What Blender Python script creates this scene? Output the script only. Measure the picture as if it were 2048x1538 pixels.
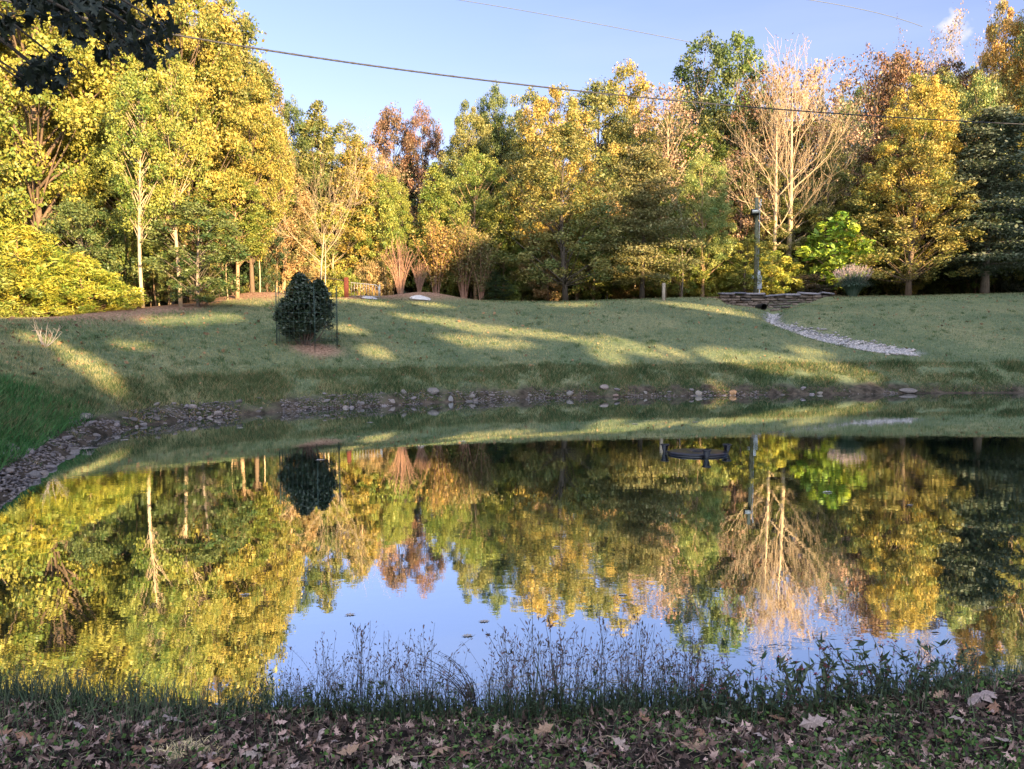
import bpy, math
import numpy as np
from mathutils import Vector, Matrix

# ------------------------------------------------------------------ camera, sky, sun
for o in list(bpy.data.objects):
    bpy.data.objects.remove(o)
scn = bpy.context.scene
C = scn.collection
EYE = 2.2
FPX = 1550.0
PITCH = math.atan(124 / FPX)
cd = bpy.data.cameras.new("camera")
cam = bpy.data.objects.new("camera", cd)
C.objects.link(cam)
cam.location = (0, 0, EYE)
cam.rotation_euler = (math.pi / 2 - PITCH, 0, 0)
cd.sensor_width = 36
cd.lens = FPX / 2048 * 36
cd.clip_start = 0.05
cd.clip_end = 3000
scn.camera = cam

FILL_CLOUD = 13.0
SUN_EL = math.radians(12)
SUN_H = Vector((-0.6, 0.8, 0))                 # horizontal direction the light travels
w = bpy.data.worlds.new("World")
scn.world = w
w.use_nodes = True
wn = w.node_tree.nodes
wl = w.node_tree.links
sky = wn.new("ShaderNodeTexSky")
sky.sky_type = 'NISHITA'
sky.sun_disc = False
sky.sun_elevation = SUN_EL
sky.sun_rotation = math.atan2(-SUN_H.x, -SUN_H.y)
sky.air_density = 1.3
sky.dust_density = 0.6
sky.ozone_density = 1.6
bg = wn["Background"]
bg.inputs[1].default_value = 0.06
# one small white cloud low in the sky and faint high wisps
tc = wn.new("ShaderNodeTexCoord")
cn = wn.new("ShaderNodeTexNoise")
cn.inputs["Scale"].default_value = 30
cn.inputs["Detail"].default_value = 6
wl.new(tc.outputs["Generated"], cn.inputs["Vector"])
dist = wn.new("ShaderNodeVectorMath")
dist.operation = 'DISTANCE'
cdir = Vector((0.570, 1.03, 0.352)).normalized()
dist.inputs[1].default_value = cdir
wl.new(tc.outputs["Generated"], dist.inputs[0])
m1 = wn.new("ShaderNodeMath"); m1.operation = 'MULTIPLY_ADD'
wl.new(cn.outputs[0], m1.inputs[0]); m1.inputs[1].default_value = -0.085
wl.new(dist.outputs["Value"], m1.inputs[2])
mr = wn.new("ShaderNodeMapRange")
wl.new(m1.outputs[0], mr.inputs[0])
mr.inputs[1].default_value = -0.021; mr.inputs[2].default_value = -0.038
mr.inputs[3].default_value = 0.0; mr.inputs[4].default_value = 0.9
wsc = wn.new("ShaderNodeMapping")
wsc.inputs["Scale"].default_value = (1.2, 1.2, 7)
wsc.inputs["Rotation"].default_value = (0, 0.25, 0)
wl.new(tc.outputs["Generated"], wsc.inputs["Vector"])
wnz = wn.new("ShaderNodeTexNoise")
wnz.inputs["Scale"].default_value = 2.2; wnz.inputs["Detail"].default_value = 5
wl.new(wsc.outputs[0], wnz.inputs["Vector"])
wr = wn.new("ShaderNodeMapRange")
wl.new(wnz.outputs[0], wr.inputs[0])
wr.inputs[1].default_value = 0.45; wr.inputs[2].default_value = 0.8; wr.inputs[4].default_value = 0.16
tint = wn.new("ShaderNodeMix"); tint.data_type = 'RGBA'; tint.blend_type = 'MULTIPLY'; tint.inputs[0].default_value = 1
wl.new(sky.outputs[0], tint.inputs[6]); tint.inputs[7].default_value = (0.87, 0.77, 1.10, 1)
mx0 = wn.new("ShaderNodeMix"); mx0.data_type = 'RGBA'
wl.new(wr.outputs[0], mx0.inputs[0]); wl.new(tint.outputs[2], mx0.inputs[6])
mx0.inputs[7].default_value = (3.1, 3.3, 4.0, 1)
mx1 = wn.new("ShaderNodeMix"); mx1.data_type = 'RGBA'
wl.new(mr.outputs[0], mx1.inputs[0]); wl.new(mx0.outputs[2], mx1.inputs[6])
mx1.inputs[7].default_value = (4.3, 3.9, 4.1, 1)
# invented broken cloud in the unseen sky behind the camera, fill light for shade
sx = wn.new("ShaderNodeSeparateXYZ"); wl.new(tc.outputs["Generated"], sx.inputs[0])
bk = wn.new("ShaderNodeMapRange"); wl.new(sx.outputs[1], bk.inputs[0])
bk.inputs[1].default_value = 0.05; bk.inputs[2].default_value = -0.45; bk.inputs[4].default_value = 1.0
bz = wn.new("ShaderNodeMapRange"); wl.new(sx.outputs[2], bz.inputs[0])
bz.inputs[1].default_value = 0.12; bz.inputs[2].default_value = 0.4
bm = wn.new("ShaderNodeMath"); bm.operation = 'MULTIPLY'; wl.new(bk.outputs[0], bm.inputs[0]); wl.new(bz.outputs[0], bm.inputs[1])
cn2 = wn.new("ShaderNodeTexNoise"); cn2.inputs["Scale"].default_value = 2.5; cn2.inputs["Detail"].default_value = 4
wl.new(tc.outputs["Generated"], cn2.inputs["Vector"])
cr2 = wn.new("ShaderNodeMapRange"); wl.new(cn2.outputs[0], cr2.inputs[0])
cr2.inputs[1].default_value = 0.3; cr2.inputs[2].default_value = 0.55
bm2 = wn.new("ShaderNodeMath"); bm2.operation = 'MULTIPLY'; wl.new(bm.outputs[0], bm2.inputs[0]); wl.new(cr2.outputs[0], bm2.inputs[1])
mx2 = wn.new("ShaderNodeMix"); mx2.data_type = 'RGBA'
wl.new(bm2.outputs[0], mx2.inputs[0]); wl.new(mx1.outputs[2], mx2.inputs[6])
mx2.inputs[7].default_value = (FILL_CLOUD * 0.86, FILL_CLOUD * 0.95, FILL_CLOUD * 1.08, 1)
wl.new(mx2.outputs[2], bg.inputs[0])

sd = bpy.data.lights.new("sun", 'SUN')
sd.energy = 5.0
sd.angle = math.radians(0.55)
sd.color = (1.0, 0.71, 0.38)
sun = bpy.data.objects.new("sun", sd)
C.objects.link(sun)
D = Vector((SUN_H.x * math.cos(SUN_EL), SUN_H.y * math.cos(SUN_EL), -math.sin(SUN_EL)))
sun.rotation_euler = D.to_track_quat('-Z', 'Y').to_euler()
sun.location = (20, -30, 30)

vs = scn.view_settings
vs.view_transform = 'Standard'
vs.look = 'None'
vs.gamma = 1
vs.use_curve_mapping = False
vs.exposure = 2.42
scn.cycles.max_bounces = 6
scn.cycles.diffuse_bounces = 3
scn.cycles.glossy_bounces = 3
scn.cycles.transmission_bounces = 3
scn.cycles.transparent_max_bounces = 4
scn.cycles.sample_clamp_indirect = 4

# ------------------------------------------------------------------ helpers
R0 = np.random.default_rng(7)


def P(px, py, d):
    """world point on the sight line of a spot of the photograph at depth d"""
    X = (px - 1024) / FPX
    v = (769 - py) / FPX
    t = d / (math.cos(PITCH) + v * math.sin(PITCH))
    return np.array((X * t, d, EYE + t * (-math.sin(PITCH) + v * math.cos(PITCH))))


def proj(x, y, z):
    z = z - EYE
    f = y * math.cos(PITCH) - z * math.sin(PITCH)
    u = y * math.sin(PITCH) + z * math.cos(PITCH)
    f = np.where(f < 0.1, 0.1, f)
    return 1024 + FPX * x / f, 769 - FPX * u / f


def vnoise(x, y, seed=0):
    x = np.asarray(x, float); y = np.asarray(y, float)
    xi = np.floor(x).astype(np.int64); yi = np.floor(y).astype(np.int64)
    fx = x - xi; fy = y - yi
    fx = fx * fx * (3 - 2 * fx); fy = fy * fy * (3 - 2 * fy)

    def h(a, b):
        n = (a * 374761393 + b * 668265263 + seed * 974634777) & 0x7fffffff
        n = ((n ^ (n >> 13)) * 1274126177) & 0x7fffffff
        return ((n ^ (n >> 16)) & 0xffff) / 65535.0
    return (h(xi, yi) * (1 - fx) + h(xi + 1, yi) * fx) * (1 - fy) + (h(xi, yi + 1) * (1 - fx) + h(xi + 1, yi + 1) * fx) * fy


def fbm(x, y, seed=0, o=4):
    s = 0; a = 0.5
    for k in range(o):
        s = s + a * (vnoise(x * 2 ** k, y * 2 ** k, seed + k) - 0.5)
        a *= 0.5
    return s


def mesh_np(name, V, F, attrs=None, smooth=False, mats=()):
    """V (n,3); F (m,k) with k the same for all faces, or a list of such arrays"""
    me = bpy.data.meshes.new(name)
    V = np.ascontiguousarray(V, np.float32)
    Fs = F if isinstance(F, list) else [F]
    Fs = [np.asarray(f, np.int32) for f in Fs if len(f)]
    loops = np.concatenate([f.ravel() for f in Fs])
    tot = np.concatenate([np.full(len(f), f.shape[1], np.int32) for f in Fs])
    start = np.concatenate([[0], np.cumsum(tot)[:-1]]).astype(np.int32)
    me.vertices.add(len(V)); me.vertices.foreach_set("co", V.ravel())
    me.loops.add(len(loops)); me.loops.foreach_set("vertex_index", loops)
    me.polygons.add(len(tot)); me.polygons.foreach_set("loop_start", start)
    me.polygons.foreach_set("loop_total", tot)
    if smooth:
        me.polygons.foreach_set("use_smooth", np.ones(len(tot), bool))
    for k, (dom, a) in (attrs or {}).items():
        at = me.attributes.new(k, 'FLOAT', dom)
        at.data.foreach_set("value", np.ascontiguousarray(a, np.float32))
    me.update(calc_edges=True)
    for m in mats:
        me.materials.append(m)
    return me


def obj(name, me, mat=None, parent=None, color=None, loc=None):
    o = bpy.data.objects.new(name, me)
    C.objects.link(o)
    if mat is not None and me is not None and not len(me.materials):
        me.materials.append(mat)
    if parent is not None:
        o.parent = parent
    if color is not None:
        o.color = (*color, 1)
    if loc is not None:
        o.location = loc
    return o


def tag(o, label=None, cat=None, group=None, kind=None):
    if label: o['label'] = label
    if cat: o['category'] = cat
    if group: o['group'] = group
    if kind: o['kind'] = kind
    return o


def empty(name, loc, rz=0.0):
    o = bpy.data.objects.new(name, None)
    C.objects.link(o)
    o.empty_display_size = 0.3
    o.location = loc
    o.rotation_euler = (0, 0, rz)
    return o


class MB:
    """collects tubes, boxes and lathed shapes into one mesh"""
    def __init__(s):
        s.V = []; s.F4 = []; s.n = 0; s.A = []

    def add(s, V, F, a=0.5):
        V = np.asarray(V, float)
        F = np.asarray(F, int) + s.n
        s.V.append(V); s.F4.append(F); s.n += len(V)
        s.A.append(np.full(len(F), a) if np.isscalar(a) else a)

    def tube(s, pts, rad, k=6, a=0.5, caps=True):
        pts = np.asarray(pts, float)
        n = len(pts)
        rad = np.full(n, rad) if np.isscalar(rad) else np.asarray(rad, float)
        T = np.gradient(pts, axis=0)
        T /= np.linalg.norm(T, axis=1)[:, None] + 1e-9
        ref = np.array((0.0, 0, 1)) if abs(T[:, 2]).mean() < 0.8 else np.array((1.0, 0, 0))
        U = np.cross(T, ref); U /= np.linalg.norm(U, axis=1)[:, None] + 1e-9
        W = np.cross(T, U)
        an = np.arange(k) / k * 2 * np.pi
        ring = U[:, None] * np.cos(an)[None, :, None] + W[:, None] * np.sin(an)[None, :, None]
        V = pts[:, None] + ring * rad[:, None, None]
        V = V.reshape(-1, 3)
        i = np.arange(n - 1)[:, None] * k; j = np.arange(k)[None]
        j2 = (j + 1) % k
        F = np.stack([i + j, i + j2, i + k + j2, i + k + j], -1).reshape(-1, 4)
        if caps:
            V = np.vstack([V, pts[:1], pts[-1:]])
            b = n * k
            c0 = [[b, (m + 1) % k, m, b] for m in range(k)]
            F0 = np.array([[b, (m + 1) % k, m, m] for m in range(0)]).reshape(-1, 4)
            s.add(V, F, a)
            base = s.n - len(V)
            s.T3 = getattr(s, 'T3', [])
            for m in range(k):
                s.T3.append((base + b, base + (m + 1) % k, base + m))
                s.T3.append((base + b + 1, base + (n - 1) * k + m, base + (n - 1) * k + (m + 1) % k))
        else:
            s.add(V, F, a)
        return s

    def box(s, c, size, rz=0.0, bev=0.0, a=0.5, rx=0.0, ry=0.0):
        x, y, z = np.array(size) / 2.0
        V = []
        b = min(bev, x * .9, y * .9, z * .9)
        if b <= 0:
            V = np.array([(i * x, j * y, k * z) for k in (-1, 1) for (i, j) in ((-1, -1), (1, -1), (1, 1), (-1, 1))])
            F = [(3, 2, 1, 0), (4, 5, 6, 7), (0, 1, 5, 4), (1, 2, 6, 5), (2, 3, 7, 6), (3, 0, 4, 7)]
        else:
            lev = [(-z, b), (-z + b, 0), (z - b, 0), (z, b)]
            for (zz, inn) in lev:
                X, Y = x - inn, y - inn
                V += [(-X + b, -Y, zz), (X - b, -Y, zz), (X, -Y + b, zz), (X, Y - b, zz), (X - b, Y, zz), (-X + b, Y, zz), (-X, Y - b, zz), (-X, -Y + b, zz)]
            V = np.array(V)
            F = []
            for l in range(3):
                for m in range(8):
                    F.append((l * 8 + m, l * 8 + (m + 1) % 8, (l + 1) * 8 + (m + 1) % 8, (l + 1) * 8 + m))
            for base, rev in ((0, True), (24, False)):
                for q in ((0, 1, 2, 3), (0, 3, 4, 7), (4, 5, 6, 7)):
                    f = [base + t for t in q]
                    F.append(tuple(f[::-1]) if rev else tuple(f))
        M = np.array(Matrix.Rotation(rz, 3, 'Z') @ Matrix.Rotation(ry, 3, 'Y') @ Matrix.Rotation(rx, 3, 'X'))
        s.add(V @ M.T + np.array(c), F, a)
        return s

    def lathe(s, prof, c=(0, 0, 0), k=24, a=0.5):
        prof = np.array(prof, float)
        an = np.arange(k) / k * 2 * np.pi
        V = np.stack([prof[:, 0, None] * np.cos(an), prof[:, 0, None] * np.sin(an), np.repeat(prof[:, 1, None], k, 1)], -1).reshape(-1, 3)
        n = len(prof)
        i = np.arange(n - 1)[:, None] * k; j = np.arange(k)[None]; j2 = (j + 1) % k
        F = np.stack([i + j, i + j2, i + k + j2, i + k + j], -1).reshape(-1, 4)
        s.add(V + np.array(c), F, a)
        return s

    def mesh(s, name, smooth=False):
        F = [np.vstack(s.F4)]
        A = np.concatenate(s.A)
        T3 = getattr(s, 'T3', [])
        if T3:
            F.append(np.array(T3)); A = np.concatenate([A, np.full(len(T3), 0.5)])
        return mesh_np(name, np.vstack(s.V), F, {'lv': ('FACE', A)}, smooth)

    def build(s, name, mat, parent=None, smooth=False, color=None, loc=None):
        return obj(name, s.mesh(name, smooth), mat, parent, color, loc)


# ------------------------------------------------------------------ materials
class NT:
    def __init__(s, name):
        s.m = bpy.data.materials.new(name); s.m.use_nodes = True
        s.t = s.m.node_tree; s.n = s.t.nodes; s.l = s.t.links
        s.b = s.n["Principled BSDF"]; s.out = s.n["Material Output"]

    def new(s, t, **k):
        x = s.n.new("ShaderNode" + t)
        for a, b in k.items(): setattr(x, a, b)
        return x

    def noise(s, scale, detail=4, vec=None, rough=0.55, dist=0):
        x = s.new("TexNoise"); x.inputs["Scale"].default_value = scale
        x.inputs["Detail"].default_value = detail; x.inputs["Roughness"].default_value = rough
        x.inputs["Distortion"].default_value = dist
        s.l.new(vec if vec else s.pos(), x.inputs["Vector"]); return x.outputs[0]

    def pos(s):
        if not hasattr(s, '_p'): s._p = s.new("NewGeometry").outputs["Position"]
        return s._p

    def objc(s):
        return s.new("TexCoord").outputs["Object"]

    def attr(s, n):
        x = s.new("Attribute"); x.attribute_name = n; return x.outputs["Fac"]

    def ramp(s, fac, stops):
        x = s.new("ValToRGB"); s.l.new(fac, x.inputs[0]); e = x.color_ramp.elements
        while len(e) < len(stops): e.new(0.5)
        for i, (p, c) in enumerate(stops):
            e[i].position = p; e[i].color = (*c, 1) if len(c) == 3 else c
        return x.outputs[0]

    def mix(s, fac, a, b, blend='MIX'):
        x = s.new("Mix", data_type='RGBA', blend_type=blend)
        for sock, v in ((x.inputs[0], fac), (x.inputs[6], a), (x.inputs[7], b)):
            if hasattr(v, 'is_output') or isinstance(v, bpy.types.NodeSocket): s.l.new(v, sock)
            elif isinstance(v, (int, float)): sock.default_value = v
            else: sock.default_value = (*v, 1)
        return x.outputs[2]

    def rng(s, fac, a, b, c=0.0, d=1.0):
        x = s.new("MapRange"); s.l.new(fac, x.inputs[0])
        for i, v in enumerate((a, b, c, d)): x.inputs[i + 1].default_value = v
        return x.outputs[0]

    def math(s, op, a, b=None):
        x = s.new("Math", operation=op)
        for i, v in enumerate((a, b)):
            if v is None: continue
            if isinstance(v, bpy.types.NodeSocket): s.l.new(v, x.inputs[i])
            else: x.inputs[i].default_value = v
        return x.outputs[0]

    def bump(s, h, dist=0.02, strength=1.0):
        x = s.new("Bump"); s.l.new(h, x.inputs["Height"])
        x.inputs["Distance"].default_value = dist; x.inputs["Strength"].default_value = strength
        s.l.new(x.outputs[0], s.b.inputs["Normal"]); return x.outputs[0]

    def base(s, c, rough=0.8, spec=0.3):
        if isinstance(c, bpy.types.NodeSocket): s.l.new(c, s.b.inputs["Base Color"])
        else: s.b.inputs["Base Color"].default_value = (*c, 1)
        s.b.inputs["Roughness"].default_value = rough
        s.b.inputs["Specular IOR Level"].default_value = spec


def leaf_mat(name, trans=0.3, rough=0.55, spec=0.25):
    t = NT(name)
    oi = t.new("ObjectInfo").outputs["Color"]
    lv = t.attr("lv")
    a = t.mix(1.0, oi, (0.40, 0.60, 0.50), 'MULTIPLY')
    b = t.mix(1.0, oi, (1.55, 1.30, 1.25), 'MULTIPLY')
    c = t.mix(lv, a, b)
    t.base(c, rough, spec)
    tr = t.new("BsdfTranslucent"); t.l.new(c, tr.inputs[0])
    ms = t.new("MixShader"); ms.inputs[0].default_value = trans
    t.l.new(t.b.outputs[0], ms.inputs[1]); t.l.new(tr.outputs[0], ms.inputs[2])
    t.l.new(ms.outputs[0], t.out.inputs[0])
    return t.m


def bark_mat(name):
    t = NT(name)
    oi = t.new("ObjectInfo").outputs["Color"]
    mp = t.new("Mapping"); mp.inputs["Scale"].default_value = (6, 6, 1.2)
    t.l.new(t.objc(), mp.inputs["Vector"])
    n = t.noise(3.0, 5, mp.outputs[0], 0.65)
    c = t.mix(t.rng(n, 0.3, 0.7), t.mix(1.0, oi, (0.55, 0.53, 0.5), 'MULTIPLY'), t.mix(1.0, oi, (1.25, 1.22, 1.2), 'MULTIPLY'))
    t.base(c, 0.9, 0.15)
    t.bump(n, 0.02, 0.7)
    return t.m


def simple(name, c1, c2, scale=8, rough=0.7, spec=0.3, metal=0, bump=0.0, obj_space=True):
    t = NT(name)
    n = t.noise(scale, 5, t.objc() if obj_space else None, 0.6)
    t.base(t.mix(t.rng(n, 0.32, 0.68), c1, c2), rough, spec)
    t.b.inputs["Metallic"].default_value = metal
    if bump: t.bump(n, bump)
    return t.m


def tinted(name, rough=0.85, bump=0.01, scale=6):
    """object colour varied by noise and by the piece's own value"""
    t = NT(name)
    oi = t.new("ObjectInfo").outputs["Color"]
    n = t.noise(scale, 6, t.objc(), 0.6)
    c = t.mix(t.rng(n, 0.3, 0.7), t.mix(1.0, oi, (0.6, 0.6, 0.6), 'MULTIPLY'), t.mix(1.0, oi, (1.3, 1.28, 1.25), 'MULTIPLY'))
    c2 = t.mix(t.attr("lv"), t.mix(1.0, c, (0.6, 0.62, 0.68), 'MULTIPLY'), t.mix(1.0, c, (1.4, 1.32, 1.25), 'MULTIPLY'))
    t.base(c2, rough, 0.2)
    t.bump(n, bump)
    return t.m


M_leaf = leaf_mat("leaf_foliage", 0.18, 0.5, 0.35)
M_waxy = leaf_mat("waxy_foliage", 0.12, 0.35, 0.5)
M_grass = leaf_mat("grass_blades", 0.25, 0.6, 0.15)
M_bark = bark_mat("bark")
M_stone = tinted("stone", 0.85, 0.015, 9)
M_dry = tinted("dry_leaf", 0.75, 0.002, 20)
t = NT("leaf_litter")
lv_ = t.attr("lv"); oi_ = t.new("ObjectInfo").outputs["Color"]
cc = t.ramp(lv_, [(0, (.22, .20, .20)), (.4, (.75, .62, .58)), (.75, (1.5, 1.35, 1.35)), (1, (3.0, 2.7, 2.7))])
t.base(t.mix(1.0, oi_, cc, 'MULTIPLY'), 0.8, 0.2)
M_litter = t.m
M_wire = simple("cable_rubber", (0.012, 0.012, 0.015), (0.03, 0.03, 0.035), 20, 0.6)
M_wire2 = simple("wire_metal", (0.05, 0.07, 0.09), (0.10, 0.12, 0.14), 20, 0.5)
M_blackplastic = simple("black_plastic", (0.004, 0.004, 0.007), (0.009, 0.009, 0.014), 9, 0.3, 0.35)
M_lens = simple("lamp_lens", (0.45, 0.45, 0.42), (0.55, 0.55, 0.5), 9, 0.15, 0.6)
M_greymetal = simple("grey_painted_metal", (0.42, 0.46, 0.52), (0.55, 0.58, 0.63), 5, 0.45, 0.5)
M_polewood = simple("treated_pole_wood", (0.08, 0.085, 0.055), (0.17, 0.165, 0.11), 14, 0.9, 0.1, 0, 0.01)
M_postwood = simple("grey_post_wood", (0.16, 0.13, 0.10), (0.34, 0.29, 0.23), 18, 0.9, 0.1, 0, 0.01)
M_redpost = simple("dark_red_post_wood", (0.05, 0.018, 0.014), (0.12, 0.035, 0.025), 12, 0.9, 0.1, 0, 0.01)
M_gate = simple("galvanised_tube", (0.30, 0.29, 0.27), (0.48, 0.46, 0.42), 12, 0.4, 0.5, 0.5)
M_darkrail = simple("dark_rail", (0.03, 0.022, 0.018), (0.06, 0.045, 0.035), 12, 0.8)
M_pipe = simple("culvert_plastic", (0.01, 0.01, 0.012), (0.03, 0.03, 0.03), 9, 0.5)
M_cage = simple("green_cage_wire", (0.012, 0.03, 0.025), (0.03, 0.06, 0.05), 30, 0.5, 0.4)
M_straw = tinted("straw_stem", 0.8, 0.001, 30)

# ------------------------------------------------------------------ terrain
POND = np.array([(-6.3, 9.55), (-7.1, 11.9), (-8.0, 14.6), (-7.9, 16.3), (-7.3, 17.6), (-6.26, 18.5), (-5.1, 19.5), (-3.6, 20.3),
                 (-1.7, 21.4), (1.1, 22.5), (4.1, 23.05), (7.2, 23.45), (12, 24.0), (16, 24.2), (22, 24), (27, 21.5), (29, 15),
                 (26, 9), (18, 5.9), (10, 4.9), (5, 4.5), (3.2, 4.42), (1.8, 4.3), (0, 4.22), (-1.6, 4.26), (-3.2, 4.45), (-4.4, 4.9),
                 (-5.5, 6.0), (-6.1, 7.6)])


def pond_sd(x, y):
    """distance to the water's edge, negative over water"""
    x = np.asarray(x, float); y = np.asarray(y, float)
    best = np.full(x.shape, 1e9); inside = np.zeros(x.shape, bool)
    n = len(POND)
    for i in range(n):
        a = POND[i]; b = POND[(i + 1) % n]; e = b - a
        t = np.clip(((x - a[0]) * e[0] + (y - a[1]) * e[1]) / (e @ e), 0, 1)
        dd = np.hypot(x - a[0] - t * e[0], y - a[1] - t * e[1])
        best = np.minimum(best, dd)
        c = ((a[1] > y) != (b[1] > y))
        xs = a[0] + (y - a[1]) * e[0] / (e[1] if abs(e[1]) > 1e-9 else 1e-9)
        inside ^= c & (x < xs)
    return np.where(inside, -best, best)


G_S = [-6, -1.5, 0, 0.25, 0.8, 1.5, 3.6, 8, 13, 17.6, 22, 40, 100, 800]
G_H = [-1.6, -0.6, 0, 0.18, 0.48, 0.78, 1.5, 2.45, 3.22, 3.78, 4.0, 4.2, 4.8, 9]
N_S = [-6, -1.5, 0, 0.3, 1.0, 1.5, 3, 10, 40, 100, 800]
N_H = [-1.6, -0.6, 0, 0.09, 0.27, 0.42, 0.60, 0.9, 1.6, 2.2, 6]
CR = [(-400, 642, 22), (100, 635, 24.5), (300, 614, 28), (500, 600, 31.7), (700, 600, 33.5), (900, 601, 35), (1100, 603, 36), (1300, 597, 38), (1500, 588, 41),
      (1800, 590, 40.5), (2000, 583, 42), (2600, 575, 44)]
CR_U = [(c[0] - 1024) / FPX for c in CR]
CR_H = [P(*c)[2] for c in CR]
CR_D = [c[2] for c in CR]
CX, CY = -4.2, 36.8                                   # mulch mound
GUL = None


def terrain0(x, y):
    x = np.asarray(x, float); y = np.asarray(y, float)
    s = pond_sd(x, y)
    s2 = s + fbm(x * 0.9, y * 0.9, 3) * 0.35 * np.clip(s, 0, 1)
    far = np.interp(s2, G_S, G_H); near = np.interp(s2, N_S, N_H)
    k = np.clip((y - 5.5) / 5.0, 0, 1); k = k * k * (3 - 2 * k)
    h = near * (1 - k) + far * k
    u = x / np.maximum(y, 4)
    hc = np.interp(u, CR_U, CR_H); dc = np.interp(u, CR_U, CR_D)
    lim = hc + 0.012 * np.maximum(y - dc, 0)
    e = 0.10
    hh = -e * np.log(np.exp(-np.clip(h / e, -300, 300)) + np.exp(-np.clip(lim / e, -300, 300)) + 1e-300)
    h = np.where((y > 12), np.minimum(h, hh), h)
    h = h + 0.42 * np.exp(-((x - CX) / 1.9) ** 2 - ((y - CY) / 1.5) ** 2)
    h = h + 0.35 * np.exp(-((x + 10.6) / 2.4) ** 2 - ((y - 33.0) / 1.6) ** 2)
    h = h + 0.22 * np.exp(-((x + 7.2) / 1.3) ** 2 - ((y - 36.0) / 1.2) ** 2)
    h = h + np.where(s > 0.5, fbm(x * 0.25, y * 0.25, 11) * 0.12, 0) * np.clip(s / 4, 0, 1)
    h = h + 0.17 * np.exp(-((x - 2.9) / 0.8) ** 2 - ((y - 4.0) / 0.55) ** 2) * (s > 0)
    return h


def ray_ground(px, py, H, d0=2.2, d1=60):
    ds = np.arange(d0, d1, 0.05)
    X = (px - 1024) / FPX; v = (769 - py) / FPX
    t = ds / (math.cos(PITCH) + v * math.sin(PITCH))
    xs = X * t; zs = EYE + t * (-math.sin(PITCH) + v * math.cos(PITCH))
    g = H(xs, ds)
    below = np.where((zs <= g) & (pond_sd(xs, ds) > 0))[0]
    i = below[0] if len(below) else len(ds) - 1
    return np.array((xs[i], ds[i], g[i]))


GULP = [ray_ground(px, py, terrain0, 15) for px, py in ((1545, 634), (1590, 648), (1640, 664), (1700, 681), (1760, 694), (1830, 706))]
GULP = np.array([(13.1, 38.9, 0)] + [tuple(g) for g in GULP])
GW = np.array([0.6, 0.5, 0.65, 0.85, 0.75, 0.55, 0.4])
GD = np.array([0.55, 0.42, 0.42, 0.36, 0.28, 0.16, 0.05])


def gully(x, y):
    """distance to the ditch line and its width and depth there"""
    best = np.full(np.shape(x), 1e9); wd = np.full(np.shape(x), 0.5); dp = np.zeros(np.shape(x))
    for i in range(len(GULP) - 1):
        a = GULP[i, :2]; b = GULP[i + 1, :2]; e = b - a
        t = np.clip(((x - a[0]) * e[0] + (y - a[1]) * e[1]) / (e @ e), 0, 1)
        dd = np.hypot(x - a[0] - t * e[0], y - a[1] - t * e[1])
        m = dd < best
        best = np.where(m, dd, best)
        wd = np.where(m, GW[i] * (1 - t) + GW[i + 1] * t, wd)
        dp = np.where(m, GD[i] * (1 - t) + GD[i + 1] * t, dp)
    return best, wd, dp


WALL_A = P(1440, 600, 40.6); WALL_B = P(1655, 600, 40.9)


def terrain(x, y):
    x = np.asarray(x, float); y = np.asarray(y, float)
    h = terrain0(x, y)
    g, wd, dp = gully(x, y)
    h = h - dp * np.exp(-(g / (wd * 0.95)) ** 2)
    bowl = 0.62 * np.exp(-((x - 13.3) / 2.2) ** 2 - ((y - 39.0) / 1.9) ** 2)
    behind = (y > 40.65) & (x > WALL_A[0] - 0.5) & (x < WALL_B[0] + 0.5)
    h = h - bowl
    # hollow in front of the wall
    yl = np.interp(x / np.maximum(y, 4), [(a - 1024) / FPX for a in (1430, 1450, 1500, 1540, 1585, 1625, 1660)], [594, 610, 619, 624, 617, 603, 588])
    v_ = (769 - yl) / FPX
    zl = EYE + y / (math.cos(PITCH) + v_ * math.sin(PITCH)) * (-math.sin(PITCH) + v_ * math.cos(PITCH))
    dz = np.maximum(h - zl, 0) * np.clip((y - 34.5) / 2, 0, 1) * (y < 40.7) * (x > 9.5) * (x < 17.5)
    h = np.where(behind, terrain0(x, y), h - dz)
    return h


def G(px, py, d0=15):
    return ray_ground(px, py, terrain, d0)


def axis(parts):
    out = []
    for a, b, st in parts:
        out.append(np.arange(a, b, st))
    return np.concatenate(out + [[parts[-1][1]]])


ax = axis([(-900, -200, 70), (-200, -60, 14), (-60, -32, 2), (-32, -6, 0.22), (-6, 6, 0.1), (6, 34, 0.22), (34, 60, 2), (60, 200, 14), (200, 900, 70)])
ay = axis([(-400, -60, 40), (-60, -10, 5), (-10, 1.4, 0.8), (1.4, 5.4, 0.06), (5.4, 17, 0.3), (17, 46, 0.17), (46, 80, 1.5), (80, 300, 20), (300, 1500, 100)])
XX, YY = np.meshgrid(ax, ay)
ZZ = terrain(XX, YY)
SS = pond_sd(XX, YY)
ZZ = ZZ + np.where((SS > 0.0) & (YY < 6), fbm(XX * 5, YY * 5, 21) * 0.05 + fbm(XX * 1.8, YY * 1.8, 24) * .09 * np.clip(SS * 3, 0, 1), 0)
ZZ = ZZ + np.where((SS > 0.0) & (SS < 1.3) & (YY > 6), fbm(XX * 3, YY * 3, 22) * 0.22, 0)
PX, PY = proj(XX, YY, ZZ)


def inpoly(px, py, poly):
    ins = np.zeros(np.shape(px), bool); n = len(poly)
    for i in range(n):
        a = poly[i]; b = poly[(i + 1) % n]
        c = ((a[1] > py) != (b[1] > py))
        xs = a[0] + (py - a[1]) * (b[0] - a[0]) / ((b[1] - a[1]) or 1e-9)
        ins ^= c & (px < xs)
    return ins


UU = XX / np.maximum(YY, 3)
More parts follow.
